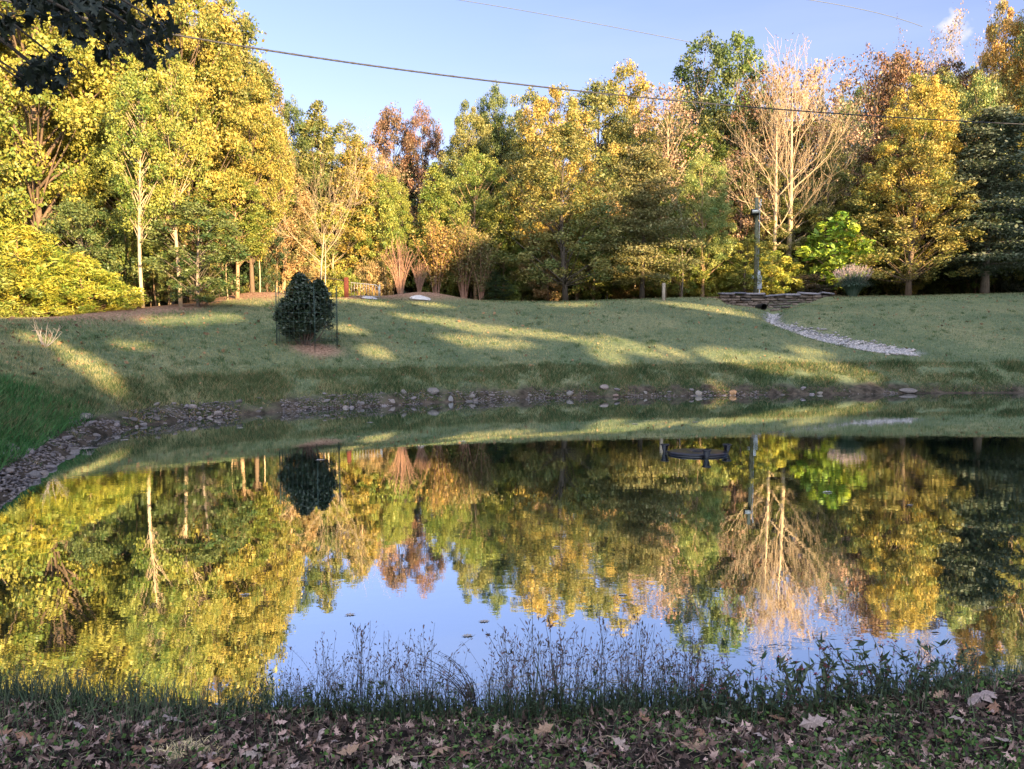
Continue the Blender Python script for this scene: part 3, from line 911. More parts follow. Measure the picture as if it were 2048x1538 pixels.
L = [
    # kind, px, top, halfwidth, depth, colour, bark, var, label, name
    ('oak', -110, -260, 240, 31, GOLD, 'grey', 0, 'tall golden oak cut off by the left frame edge behind the feathery shrubs', 'oak_tree'),
    ('oak', 70, -230, 215, 29.5, YEL, 'brown', 1, 'large golden oak behind the dark hanging branch at the far left', 'oak_tree'),
    ('oak', 240, -170, 190, 32, YEL, 'brown', 2, 'tall yellow oak whose crown fills the top left beside the sky', 'oak_tree'),
    ('oak', 372, -60, 150, 31.5, GOLD, 'brown', 0, 'yellow green oak with pale trunks, just left of the open sky', 'oak_tree'),
    ('tall', 455, -10, 105, 34, OLV, 'tan', 1, 'olive oak forming the right shoulder of the tall left wood', 'oak_tree'),
    ('oak', 500, 150, 95, 33, GOLD, 'brown', 1, 'golden tree standing below the right shoulder of the tall left wood', 'tree'),
    ('tall', 385, 40, 80, 36, TAN, 'tan', 0, 'thin crowned tree with sky showing through, top left', 'tree'),
    ('tall', 278, 130, 75, 26.4, YG, 'pale', 0, 'yellow green tree on the left one of two sunlit trunks at the wood edge', 'tree'),
    ('tall', 350, 110, 75, 27.2, YEL, 'pale', 2, 'yellow tree on the right one of two sunlit trunks at the wood edge', 'tree'),
    ('oak', 255, 250, 120, 30, YG, 'tan', 1, 'yellow green tree behind the two sunlit trunks in the left wood', 'tree'),
    ('low', 395, 395, 105, 27.5, GRN, 'grey', 2, 'low dark green tree at the wood edge left of the caged shrub', 'tree'),
    ('low', 165, 385, 85, 27.5, GRN, 'grey', 0, 'dark green tree between the feathery shrubs and the pale trunks', 'tree'),
    ('tall', 470, 360, 80, 31, YG, 'tan', 2, 'bright yellow green understory tree left of the leaning bare tree', 'tree'),
    ('feather', 35, 445, 130, 24.8, (.27, .27, .04), 'red', 0, 'wide feathery yellow green shrub at the left lawn edge', 'cedar_shrub'),
    ('feather', 160, 510, 90, 25, (.25, .27, .04), 'red', 1, 'smaller feathery yellow shrub on the mulch, right of the wide one', 'cedar_shrub'),
    ('feather', -40, 500, 110, 23.6, YG, 'red', 2, 'feathery shrub cut off by the left frame edge', 'cedar_shrub'),
    ('bush', 225, 588, 42, 26.2, YG, 'red', 0, 'small yellow green bush at the mulch edge right of the feathery shrubs', 'bush'),
    ('oak', 590, 200, 60, 42, GRN, 'grey', 0, 'dark green topped tree on the skyline right of the tall left wood', 'tree'),
    ('cedar', 565, 250, 75, 37, TAN, 'tan', 1, 'tan cedar behind the leaning bare tree', 'cedar_tree'),
    ('cedar', 640, 200, 85, 42, OLV, 'tan', 0, 'tall olive cedar on the skyline left of the thin dead spire', 'cedar_tree'),
    ('cedar', 715, 265, 80, 41, (.26, .21, .05), 'tan', 2, 'golden olive cedar above the tube gate', 'cedar_tree'),
    ('fan', 640, 255, 125, 35, TAN, 'pale', 0, 'pale leafless tree fanning its limbs above the caged shrub', 'bare_tree'),
    ('bare', 650, 425, 55, 34.5, TAN, 'pale', 0, 'small straight bare tree right behind the caged shrub', 'bare_tree'),
    ('bare', 735, 225, 55, 52, PNK, 'grey', 0, 'grey leafless tree on the skyline left of the rust red tree', 'bare_tree'),
    ('bare', 690, 225, 60, 50, PNK, 'grey', 2, 'leafless grey tree on the skyline above the golden olive cedar', 'bare_tree'),
    ('bare', 775, 290, 60, 45, PNK, 'tan', 1, 'pale bare tree in front of the rust red tree', 'bare_tree'),
    ('tall', 700, 245, 62, 47, OLV, 'tan', 1, 'olive tree under the leafless skyline twigs left of the rust red tree', 'tree'),
    ('oak', 748, 300, 60, 45, TAN, 'tan', 0, 'tan leaved tree below the skyline dip', 'tree'),
    ('tall', 790, 208, 55, 53, (.17, .11, .075), 'grey', 0, 'purplish brown tree on the skyline, left of the rust red one', 'tree'),
    ('oak', 848, 212, 62, 52, RST, 'grey', 1, 'rust red tree on the skyline in the dip of the tree line', 'tree'),
    ('oak', 770, 350, 70, 41, YG, 'tan', 2, 'round yellow green tree above the leafless shrub on the mound', 'tree'),
    ('cedar', 872, 325, 60, 42, YG, 'tan', 1, 'bright yellow green pointed cedar below the rust red tree', 'cedar_tree'),
    ('oak', 950, 300, 75, 42, YG, 'tan', 0, 'yellow green tree behind the reddish myrtle clumps', 'tree'),
    ('oak', 935, 205, 70, 48, OLV, 'grey', 2, 'olive tree right of the rust red one on the skyline', 'tree'),
    ('oak', 990, 172, 65, 50, GRN, 'dark', 0, 'green skyline tree between the rust red tree and the golden pin oak', 'tree'),
    ('tall', 1055, 185, 60, 47, OLV, 'dark', 2, 'dark olive tree just left of the golden pin oak top', 'tree'),
    ('oak', 1075, 300, 80, 44, GOLD, 'tan', 1, 'golden tree crowding behind the left lawn edge pin oak', 'tree'),
    ('broad', 1127, 250, 135, 38.2, (.17, .17, .05), 'dark', 0, 'broad pin oak with golden top and dark lower boughs at the left lawn edge', 'pin_oak'),
    ('tall', 1205, 160, 70, 50, OLV, 'grey', 0, 'olive skyline tree right of the golden pin oak', 'tree'),
    ('tall', 1262, 128, 66, 52, (.27, .22, .05), 'grey', 1, 'golden green skyline tree below the power cable', 'tree'),
    ('open', 1330, 165, 75, 47, PNK, 'pale', 0, 'thin pinkish half bare tree in front of the tallest green crown', 'tree'),
    ('pin', 1287, 300, 105, 39.5, (.16, .155, .06), 'dark', 1, 'thin dark trunked pin oak beside the black barrel', 'pin_oak'),
    ('tall', 1400, 80, 90, 55, GRN, 'grey', 1, 'tallest green crown on the skyline, left half', 'tree'),
    ('tall', 1470, 75, 70, 56, (.11, .16, .035), 'grey', 2, 'green crown joining the tallest one, nearest the twin bare trees', 'tree'),
    ('oak', 1405, 305, 75, 42.5, LGR, 'tan', 1, 'light green tree on a bare leaning trunk left of the light pole', 'tree'),
    ('open', 1480, 300, 70, 47, PNK, 'red', 1, 'reddish twiggy tree behind the light pole', 'tree'),
    ('twin', 1552, 78, 105, 44.8, PNK, 'pale', 0, 'left one of the two tall pale bare trees behind the light pole', 'bare_tree'),
    ('twin', 1582, 58, 125, 45.0, PNK, 'pale', 1, 'right one of the two tall pale bare trees behind the light pole', 'bare_tree'),
    ('open', 1540, 130, 90, 50, RST, 'grey', 0, 'brown leaved tree seen through the left bare tree', 'tree'),
    ('open', 1640, 110, 90, 50, PNK, 'grey', 1, 'brown pink leaved tree seen through the right bare tree', 'tree'),
    ('bare', 1690, 190, 80, 47.5, PNK, 'grey', 1, 'dark forked bare tree right of the two tall pale ones', 'bare_tree'),
    ('open', 1745, 85, 70, 55, RST, 'grey', 1, 'rust brown skyline tree above the golden pin oak on the right, left half', 'tree'),
    ('tall', 1800, 92, 75, 55, (.21, .13, .065), 'grey', 0, 'rust brown skyline tree directly above the right golden pin oak', 'tree'),
    ('bare', 1835, 30, 80, 60, PNK, 'grey', 1, 'leafless tree on the skyline left of the white cloud', 'bare_tree'),
    ('bare', 1925, -5, 80, 58, PNK, 'grey', 1, 'leafless tree on the skyline in front of the white cloud', 'bare_tree'),
    ('tall', 1890, 130, 70, 54, RST, 'grey', 2, 'brown tree below the white cloud', 'tree'),
    ('oak', 1995, 5, 75, 52, (.36, .24, .06), 'tan', 2, 'orange gold tree at the top right under the frame edge', 'tree'),
    ('oak', 2085, -20, 90, 50, OLV, 'tan', 0, 'dark olive tree cut off by the right frame edge', 'tree'),
    ('tall', 1945, 150, 60, 46, LGR, 'tan', 1, 'light green tree between the golden and the dark pin oak', 'tree'),
    ('broad', 1828, 290, 135, 41.5, (.20, .185, .05), 'brown', 0, 'olive pin oak with a brown trunk, second from the right at the lawn edge', 'pin_oak'),
    ('oak', 1830, 150, 100, 43.0, (.34, .28, .06), 'tan', 2, 'large golden yellow crown added for the sunlit top of the brown trunked pin oak on the right', 'tree'),  # added crown, its gold colour stands for sun on the pin oak's top
    ('oak', 1110, 175, 100, 42.5, (.31, .25, .065), 'tan', 2, 'large golden crown added for the sunlit top of the broad pin oak, under the power cable', 'tree'),  # extra crown in gold: the broad pin oak's sunlit upper part as colour
    ('pin', 1980, 225, 160, 42.5, (.065, .085, .05), 'grey', 1, 'dark green drooping pin oak at the right lawn edge', 'pin_oak'),
    ('oak', 2060, 240, 70, 46, YEL, 'tan', 1, 'yellow tree behind the dark pin oak at the right frame edge', 'tree'),
    ('big', 1672, 425, 66, 43, (.23, .32, .035), 'tan', 0, 'bright lime tree with large hanging leaves behind the big grass clump', 'tree'),
    ('vase', 800, 478, 42, 37.5, TAN, 'red', 0, 'leafless fan shaped shrub on the mulch mound', 'shrub'),
    ('vase', 872, 440, 48, 38.2, (.24, .17, .05), 'red', 1, 'reddish myrtle clump right of the leafless fan shaped shrub', 'myrtle_shrub'),
    ('vase', 928, 452, 48, 38.4, (.15, .13, .04), 'red', 2, 'green myrtle clump in the middle of the mound', 'myrtle_shrub'),
    ('vase', 962, 480, 36, 38.0, (.12, .11, .04), 'red', 1, 'darker myrtle clump at the right end of the mound', 'myrtle_shrub'),
    ('vase', 838, 520, 30, 37.6, TAN, 'red', 0, 'smaller leafless shrub between the fan shaped one and the myrtles', 'shrub'),
    ('cedar', 990, 535, 34, 38.2, DGR, 'dark', 2, 'small dark green cedar at the right foot of the mound', 'cedar_shrub'),
    ('bush', 1026, 572, 15, 38.6, YG, 'dark', 1, 'tiny lime bush at the left lawn edge pin oak', 'bush'),
    ('bush', 1615, 545, 55, 43, (.07, .06, .04), 'dark', 2, 'low dark purple shrub behind the stacked stone wall', 'bush'),
    ('feather', 1410, 490, 48, 43.5, (.31, .30, .05), 'tan', 0, 'yellow green bush under the leaning trunk left of the light pole', 'bush'),
    ('feather', 1465, 500, 46, 43.2, (.28, .30, .05), 'tan', 1, 'yellow green bush immediately left of the light pole', 'bush'),
    ('feather', 1545, 500, 60, 43.5, (.29, .30, .05), 'tan', 2, 'yellow green bush immediately right of the light pole', 'bush'),
    ('feather', 1365, 515, 36, 44, YG, 'tan', 2, 'olive bush behind the two small posts', 'bush'),
]
for (k, px, top, hw, d, col, bark, var, label, name) in L:
    rzv = 0.6 if k in ('twin',) else None
    tree(k, px, top, hw, d, col, label, name, 'shrub' if ('shrub' in name or name == 'bush') else 'tree', bark, var, rzv)

MIDN = ['yellow green middle storey tree ', 'yellow middle storey tree ', 'golden middle storey tree ', 'olive middle storey tree ', 'light green middle storey tree ', 'tan middle storey tree ', 'yellow green middle storey tree ']
MARKS = [(0, 'by the feathery shrubs'), (200, 'just right of the feathery shrubs'), (275, 'near the two sunlit trunks'), (390, 'near the low dark green tree'), (500, 'left of the caged shrub'), (610, 'behind the caged shrub'),
         (700, 'behind the dark red post'), (800, 'behind the leafless fan shaped shrub'), (900, 'behind the myrtle clumps'), (990, 'behind the small dark cedar'), (1127, 'behind the broad pin oak'),
         (1210, 'between the first two pin oaks'), (1290, 'behind the thin trunked pin oak'), (1400, 'near the leaning trunk'), (1510, 'behind the light pole'), (1575, 'behind the twin bare trees'), (1680, 'behind the lime tree'),
         (1760, 'right of the lime tree'), (1830, 'behind the brown trunked pin oak'), (1910, 'between the two right hand pin oaks'), (1985, 'behind the dark drooping pin oak'), (2050, 'at the right frame edge')]


def near_name(px):
    return min(MARKS, key=lambda m: abs(m[0] - px))[1]


# understory bushes along the wood edge and behind the lawn trees
rb = np.random.default_rng(55)
for px in range(1010, 1400, 32):
    tree('bush', px + rb.uniform(-8, 8), rb.uniform(545, 575), rb.uniform(24, 40), 44 + rb.uniform(-.8, 2), [YG, OLV, YEL, TAN][rb.integers(4)],
         'undergrowth bush glimpsed ' + near_name(px), 'bush', 'shrub', 'brown', group='undergrowth bushes behind the pin oaks')
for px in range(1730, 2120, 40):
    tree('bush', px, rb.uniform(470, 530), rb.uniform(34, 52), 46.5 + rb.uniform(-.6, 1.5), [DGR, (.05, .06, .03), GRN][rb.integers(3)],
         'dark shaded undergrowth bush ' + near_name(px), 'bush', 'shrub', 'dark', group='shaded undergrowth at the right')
for px in list(range(500, 800, 34)):
    tree('bush', px + rb.uniform(-8, 8), rb.uniform(500, 550), rb.uniform(24, 40), 39 + rb.uniform(-1, 2), [YG, TAN, YEL, OLV][rb.integers(4)],
         'sunlit undergrowth bush ' + near_name(px), 'bush', 'shrub', 'tan', group='undergrowth behind the gate')
for px in range(200, 560, 12):
    tree('sapling', px + rb.uniform(-7, 7), rb.uniform(380, 470), rb.uniform(18, 30), rb.uniform(29.5, 36) + max(0, (px - 420) * .02), TAN,
         'slender sunlit trunk in the left wood ' + near_name(px), 'sapling', 'tree', ['pale', 'tan', 'brown', 'tan'][rb.integers(4)], group='slender trunks of the left wood')
for px in range(560, 1420, 30):
    tree('sapling', px + rb.uniform(-12, 12), rb.uniform(340, 460), rb.uniform(20, 34), rb.uniform(41, 47), TAN,
         'slender trunk inside the wood ' + near_name(px), 'sapling', 'tree', ['pale', 'tan', 'brown', 'grey'][rb.integers(4)], group='slender trunks behind the lawn')
for px in range(490, 2080, 44):
    if 1525 < px < 1625: continue
    top_ = np.interp(px, [490, 700, 900, 1100, 1400, 1700, 2080], [350, 400, 420, 430, 420, 400, 380]) + rb.uniform(-50, 60)
    ci = rb.integers(7)
    if 1290 < px < 1780: ci = [0, 1, 4, 0, 3, 1, 0][ci]
    tree('low', px + rb.uniform(-14, 14), top_, rb.uniform(50, 78), rb.uniform(41.5, 46.5) - (2.5 if px < 760 else 0) + (3 if px > 1600 else 0), [YG, YEL, GOLD, OLV, LGR, TAN, YG][ci],
         MIDN[ci] + near_name(px), 'tree', 'tree', ['tan', 'brown', 'pale'][rb.integers(3)], group='middle storey trees of the wood')
for px in range(215, 560, 30):
    ci = rb.integers(4)
    tree('low', px + rb.uniform(-12, 12), rb.uniform(400, 500), rb.uniform(34, 55), np.interp(px, [200, 560], [27.5, 34]) + rb.uniform(0, 3), [GRN, YG, DGR, OLV][ci],
         ['green', 'yellow green', 'dark green', 'olive'][ci] + ' understory tree ' + near_name(px), 'tree', 'tree', 'brown', group='understory trees of the left wood')
# deeper rows that close the wood
SKY_T = [(-300, -250), (430, -40), (500, 60), (560, 190), (620, 250), (700, 290), (800, 300), (880, 300), (920, 240), (1000, 210), (1100, 215), (1250, 170), (1400, 140), (1550, 150), (1700, 150), (1850, 120), (2100, 40)]
for row, (dd, lo) in enumerate(((40, 150), (52, 70), (60, 30))):
    for px in range(-120, 2180, 95 - row * 8):
        p_ = px + rb.uniform(-30, 30)
        top = np.interp(p_, [a for a, b in SKY_T], [b for a, b in SKY_T]) + rb.uniform(lo * .4, lo + 40)
        d_ = dd + rb.uniform(-2, 2)
        if p_ < 480: d_ -= 3
        if row == 0 and p_ > 560: d_ += 7.5; top += 60
        ci = rb.integers(6); colr = [OLV, GRN, YG, (.20, .16, .05), (.12, .12, .04), RST if p_ > 1750 else OLV][ci]
        tree(['oak', 'tall', 'oak'][rb.integers(3)], p_, top, rb.uniform(75, 105) * 45 / d_, d_, colr,
             ['olive', 'green', 'yellow green', 'tan', 'dull olive', 'brown'][ci] + [' deeper woodland tree ', ' far woodland tree ', ' farthest woodland tree '][row] + near_name(p_), 'tree', 'tree', 'dark', group='deeper woodland trees')

# distant wood mass
rng = np.random.default_rng(77)
n = 130000
bx_ = rng.uniform(-75, 85, n); by_ = rng.uniform(66, 80, n)
cl = vnoise(bx_ * .35, by_ * .35, 5)
hz = 3.0 + (8.0 + 3 * vnoise(bx_ * .16, bx_ * 0, 8)) * rng.random(n) ** .8 * (0.5 + .8 * cl)
V, F, l = leaves(np.stack([bx_, by_, hz], -1), .6, rng, .7, cl)
o = obj('distant_wood', mesh_np('distant_wood', V, F, {'lv': ('FACE', l)}), M_leaf, None, (.07, .075, .03))
tag(o, 'far off mass of woodland foliage seen through gaps between the trunks', 'woodland', kind='stuff')

# ------------------------------------------------------------------ the wood behind the camera that shades lawn and pond
TE = math.tan(SUN_EL)


def qw(p):
    """coordinates across the sunlight: sideways and upward"""
    s = p[..., 0] * SUN_H.x + p[..., 1] * SUN_H.y
    return p[..., 0] * SUN_H.y - p[..., 1] * SUN_H.x, p[..., 2] + s * TE


W_Q = [-40, 0, 2.5, 6, 9, 14.3, 18, 19.4, 25, 29.4, 34.8, 36.2, 38, 41.6, 44, 45.3, 48.3, 49.5, 75]
W_W = [7.5, 7.6, 7.9, 8.5, 8.9, 9.8, 10.7, 11.9, 13.2, 14.6, 15.6, 15.0, 13.2, 12.4, 13.2, 16.6, 16.8, 14.2, 13.5]
QR, WR = 0.1, 0.1
q0, w0 = -45.0, -8.0
litmap = np.zeros((1250, 280), bool)                     # q, w raster of openings


def open_pts(pts, rad=0.22):
    q, w_ = qw(np.array(pts))
    k = int(rad / QR); kw = 1 if rad > .15 else 0
    for a, b in zip(((q - q0) / QR).astype(int), ((w_ - w0) / WR).astype(int)):
        litmap[max(0, a - k):a + k + 1, max(0, b - kw):b + kw + 1] = True


def open_band(line, hh, st=7):
    pts = []
    for i in range(len(line) - 1):
        a = np.array(line[i], float); b = np.array(line[i + 1], float)
        m = max(2, int(np.linalg.norm(b - a) / st))
        for j in range(m):
            c_ = a + (b - a) * j / m
            hw_ = hh * (math.sin(math.pi * (i + j / m) / (len(line) - 1)) ** .5 * .85 + .15)
            for e in np.linspace(-hw_, hw_, max(3, int(hw_ / 2) * 2 + 1)):
                pts.append(G(c_[0], c_[1] + e, 12))
    open_pts(pts)


BANDS = [([(128, 708), (165, 722), (200, 750), (245, 785)], 14), ([(235, 688), (305, 694)], 4), ([(285, 642), (380, 640), (480, 634)], 7),
         ([(718, 698), (775, 708)], 6), ([(668, 655), (722, 664)], 5), ([(700, 600), (790, 612)], 4), ([(795, 630), (880, 641), (960, 657), (1060, 668), (1160, 680)], 7),
         ([(885, 674), (960, 683), (1060, 692)], 7), ([(1160, 680), (1230, 688), (1300, 700), (1370, 714)], 10), ([(1190, 700), (1240, 722)], 9),
         ([(1405, 706), (1480, 716), (1560, 728), (1640, 740), (1740, 758)], 17), ([(1330, 606), (1420, 617), (1505, 632)], 5),
         ([(830, 606), (900, 614)], 3), ([(1580, 698), (1650, 708)], 4), ([(1420, 768), (1470, 786)], 7), ([(40, 668), (120, 690)], 4), ([(1100, 612), (1190, 608)], 3)]
for line, hh in BANDS:
    open_band(line, hh)
# sun that slips under the boughs onto the bushes behind the pole
for (x0, x1, y0, y1, d_) in ((1385, 1600, 480, 560, 43.5), (1640, 1700, 430, 545, 43), (1200, 1350, 540, 582, 44), (1785, 1850, 440, 500, 41.5)):
    pts = [P(a, b, d_) for a in np.arange(x0, x1, 6) for b in np.arange(y0, y1, 5)]
    open_pts(pts, .2)

for (qa_, qb_, wa_, wb_) in ((36.4, 43.6, 9.2, 14.0), (26.8, 34.4, 10.3, 11.9)):
    litmap[int((qa_ - q0) / QR):int((qb_ - q0) / QR), int((wa_ - w0) / WR):int((wb_ - w0) / WR)] = True
for zz_ in np.arange(2.5, 9.5, .1):                        # the pole itself stands in shade
    a_, b_ = qw(np.array((12.95, 41.6, zz_)))
    i_ = int((a_ - q0) / QR); litmap[i_ - 4:i_ + 5, int((b_ - w0) / WR)] = False
S0 = -26.0
nsx = 14
rng = np.random.default_rng(88)
for k in range(nsx):
    qa = -16 + k * 6.4
    qc = qa + 3.2
    # candidate leaf spots of this tree
    n = 21000
    q = rng.uniform(qa - 1.2, qa + 7.6, n)
    wt = np.interp(q, W_Q, W_W) + (vnoise(q * .7, q * 0, 4) - .5) * 1.2
    w_ = rng.uniform(-2.5, 1, n) + (wt + 2.5) * rng.random(n) ** .9
    ok = (w_ < wt) & (w_ > -2.5)
    iq = np.clip(((q - q0) / QR).astype(int), 1, 1248); iw = np.clip(((w_ - w0) / WR).astype(int), 1, 278)
    ok &= ~litmap[iq, iw]
    q = q[ok]; w_ = w_[ok]
    s = S0 + rng.uniform(-2.6, 2.6, len(q))
    pos = np.stack([q * SUN_H.y + s * SUN_H.x, -q * SUN_H.x + s * SUN_H.y, w_ - s * TE], -1)
    V, F, l = leaves(pos, .42, rng, .75)
    cx = qc * SUN_H.y + S0 * SUN_H.x; cy = -qc * SUN_H.x + S0 * SUN_H.y
    z0 = float(terrain(np.array([cx]), np.array([cy]))[0])
    r = empty('oak_tree', (cx, cy, z0), 0)
    tag(r, 'leafy oak of the wood behind the photographer, out of the picture', 'tree', 'oaks behind the photographer')
    obj('crown', mesh_np('crown', V - np.array((cx, cy, z0)), F, {'lv': ('FACE', l)}), M_leaf, r, (.12, .12, .03))
    zt = float(np.interp(qc, W_Q, W_W)) - S0 * TE - z0
    mb = MB(); mb.tube(curve((0, 0, -.4), (.3, .2, zt * .9), (.2, 0, 0), 7), np.array([.3, .24, .2, .16, .12, .08, .03]), 8)
    mb.build('trunk', M_bark, r, True, BARK['grey'])


# ------------------------------------------------------------------ rocks
def rock_mesh(seed, flat=0.6, sub=2):
    import bmesh
    bm = bmesh.new(); bmesh.ops.create_icosphere(bm, subdivisions=sub, radius=1)
    rg = np.random.default_rng(seed)
    pl = rg.normal(size=(7, 3)); pl /= np.linalg.norm(pl, axis=1)[:, None]; dd = rg.uniform(.55, .85, 7)
    for v in bm.verts:
        c_ = np.array(v.co)
        for a, b in zip(pl, dd):
            k = c_ @ a
            if k > b: c_ = c_ - a * (k - b)
        c_ = c_ * (1 + .07 * math.sin(5 * c_[0] + seed) * math.cos(4 * c_[1]))
        c_[2] *= flat
        v.co = c_
    me = bpy.data.meshes.new('rock'); bm.to_mesh(me); bm.free()
    at = me.attributes.new('lv', 'FLOAT', 'FACE'); at.data.foreach_set('value', rg.uniform(.35, .65, len(me.polygons)).astype(np.float32))
    return me


ROCKS = [rock_mesh(i, f) for i, f in enumerate((.55, .7, .4, .6, .8, .5))]
for me in ROCKS: me.materials.append(M_stone)
rk = np.random.default_rng(12)


def rock(px, py, wpx, label, col=(.26, .24, .23), flat=1.0, cat='rock', group=None, name='rock', i=None, rz=None, at=None, sink=.3):
    p = G(px, py, 8) if at is None else at
    s = wpx / FPX * p[1] / 2
    if p[1] < 30: col = tuple(c_ * .5 for c_ in col)
    o = obj(name, ROCKS[int(rk.integers(6)) if i is None else i], None, None, col, (p[0], p[1], p[2] + s * .12 * flat))
    o.scale = (s, s * rk.uniform(.6, .9), s * flat)
    o.rotation_euler = (rk.uniform(-.15, .15), rk.uniform(-.15, .15), rk.uniform(0, 6.3) if rz is None else rz)
    return tag(o, label, cat, group)


rock(1466, 789, 20, 'orange tinted stone caught by the sun at the far water edge', (.34, .24, .16), 1.1)
rock(1397, 789, 20, 'pale flat stone at the far water edge left of the orange one', (.42, .38, .34))
rock(901, 803, 20, 'upright pale round rock standing at the far water edge', (.36, .35, .36), 1.3)
rock(864, 786, 34, 'larger flat slab half buried in the far bank left of the upright round rock', (.28, .26, .25))
rock(807, 788, 18, 'rounded slab on the far bank right of the caged shrub', (.30, .28, .27))
rock(785, 805, 14, 'small pale cube like rock at the water below the rounded slab', (.38, .34, .33), 1.1)
rock(168, 838, 44, 'long pale flat rock on the left bank above the weeds', (.36, .33, .32), .6, rz=2.6)
rock(1208, 778, 24, 'tilted pale slab poking out of the far bank grass', (.36, .31, .29))
rock(1232, 793, 16, 'round pinkish rock at the water under the tilted slab', (.40, .30, .27), 1.0)
rock(1290, 788, 13, 'smooth pale rock in the water edge grass right of the tilted slab', (.36, .33, .32))
rock(1140, 788, 18, 'wide pale rock in the gravelly stretch of the far bank', (.33, .31, .30))
rock(1060, 793, 12, 'pale rock near the middle of the far water edge', (.34, .31, .30))
rock(945, 793, 14, 'pale rock just right of the upright round one', (.33, .31, .30))
rock(1640, 789, 13, 'pale stone at the far water edge, right part', (.36, .33, .30))
rock(1815, 785, 40, 'long low rock at the far water edge near the right', (.28, .25, .24), .5, rz=0.1)
rock(840, 600, 44, 'white elongated limestone block at the foot of the mulch mound', (.50, .48, .48), .8, rz=0.05)
rock(739, 598, 34, 'white limestone block at the foot of the tube gate', (.42, .42, .45), .6, rz=-.2)
# ordinary shore rocks
def shore_pts(i0, i1, n, s0, s1, rg):
    seg = POND[i0:i1 + 1]; L_ = np.r_[0, np.cumsum(np.linalg.norm(np.diff(seg, axis=0), axis=1))]
    u = rg.uniform(0, L_[-1], n)
    x = np.interp(u, L_, seg[:, 0]); y = np.interp(u, L_, seg[:, 1])
    x2 = np.interp(np.clip(u + .1, 0, L_[-1]), L_, seg[:, 0]) - x; y2 = np.interp(np.clip(u + .1, 0, L_[-1]), L_, seg[:, 1]) - y
    m = np.hypot(x2, y2) + 1e-9
    s = rg.uniform(s0, s1, n)
    return x - y2 / m * s, y + x2 / m * s


xs, ys = shore_pts(0, 12, 210, -.08, .6, rk)
zs = terrain(xs, ys)
for k in range(len(xs)):
    left = xs[k] < -3.5
    if not left and (rk.random() < .6 or pond_sd(xs[k:k+1], ys[k:k+1])[0] > .25): continue
    sc = rk.uniform(.04, .12) * (1.15 if rk.random() < .15 else 1)
    o = obj('rock', ROCKS[int(rk.integers(6))], None, None, [(.15, .14, .145), (.11, .10, .10), (.20, .175, .17), (.17, .155, .165)][rk.integers(4)], (xs[k], ys[k], max(zs[k], -.03) + sc * .15))
    o.scale = (sc, sc * rk.uniform(.5, .9), sc * rk.uniform(.5, .9)); o.rotation_euler = (rk.uniform(-.3, .3), rk.uniform(-.3, .3), rk.uniform(0, 6.3))
    tag(o, 'small grey shore rock in the muddy edge of the far and left bank', 'rock', 'small rocks along the far and left shore')


def pebbles(name, x, y, z, size, col, label, rg, mat=None, cat='gravel'):
    n = len(x)
    base = np.array([(1, 0, 0), (0.2, .9, .1), (-.9, .3, 0), (-.3, -.9, 0), (.1, .1, .7), (0, 0, -.6)], float)
    Fb = np.array([(0, 1, 4), (1, 2, 4), (2, 3, 4), (3, 0, 4), (1, 0, 5), (2, 1, 5), (3, 2, 5), (0, 3, 5)])
    an = rg.uniform(0, 6.28, n); ca, sa = np.cos(an), np.sin(an)
    V = np.repeat(base[None], n, 0) * (1 + rg.normal(0, .18, (n, 6, 3)))
    V = V * (size[:, None, None]) * np.array((1, .8, .6))
    Vx = V[..., 0] * ca[:, None] - V[..., 1] * sa[:, None]; Vy = V[..., 0] * sa[:, None] + V[..., 1] * ca[:, None]
    V = np.stack([Vx + x[:, None], Vy + y[:, None], V[..., 2] + z[:, None]], -1).reshape(-1, 3)
    F = (Fb[None] + 6 * np.arange(n)[:, None, None]).reshape(-1, 3)
    o = obj(name, mesh_np(name, V, F, {'lv': ('FACE', np.repeat(rg.random(n), 8))}), mat or M_stone, None, col)
    return tag(o, label, cat, kind='stuff')


xs, ys = shore_pts(0, 12, 13000, -.15, .75, rk)
m = (pond_sd(xs, ys) < np.interp(xs, [-5, 0, 8], [.48, .3, .13])) & (rk.random(13000) < np.where(xs < -2.5, 1, .7)) & (fbm(xs * .8, ys * .8, 61) > -.12)
xs, ys = xs[m], ys[m]
pebbles('shore_gravel', xs, ys, terrain(xs, ys) + .01, rk.uniform(.012, .05, len(xs)), (.15, .135, .14), 'grey gravel and pebbles along the far and left water edge', rk)
n = 9000
u = rk.random(n) * (len(GULP) - 1); i = u.astype(int); f = (u - i)[:, None]
p = GULP[i, :2] * (1 - f) + GULP[i + 1, :2] * f
wd = (GW[i] * (1 - f[:, 0]) + GW[i + 1] * f[:, 0])
off = rk.normal(0, .34, (n, 2)) * np.clip(.35 + u / 2.5, 0, 1)[:, None] * wd[:, None]
p = p + off
keep = (fbm(p[:, 0] * 1.5, p[:, 1] * 1.5, 71) > -.16) & (p[:, 1] < 40.4)
p = p[keep]
pebbles('drain_gravel', p[:, 0], p[:, 1], terrain(p[:, 0], p[:, 1]) + .015, rk.uniform(.02, .11, len(p)), (.31, .295, .30), 'pale stones lining the drainage ditch that runs down the lawn', rk)

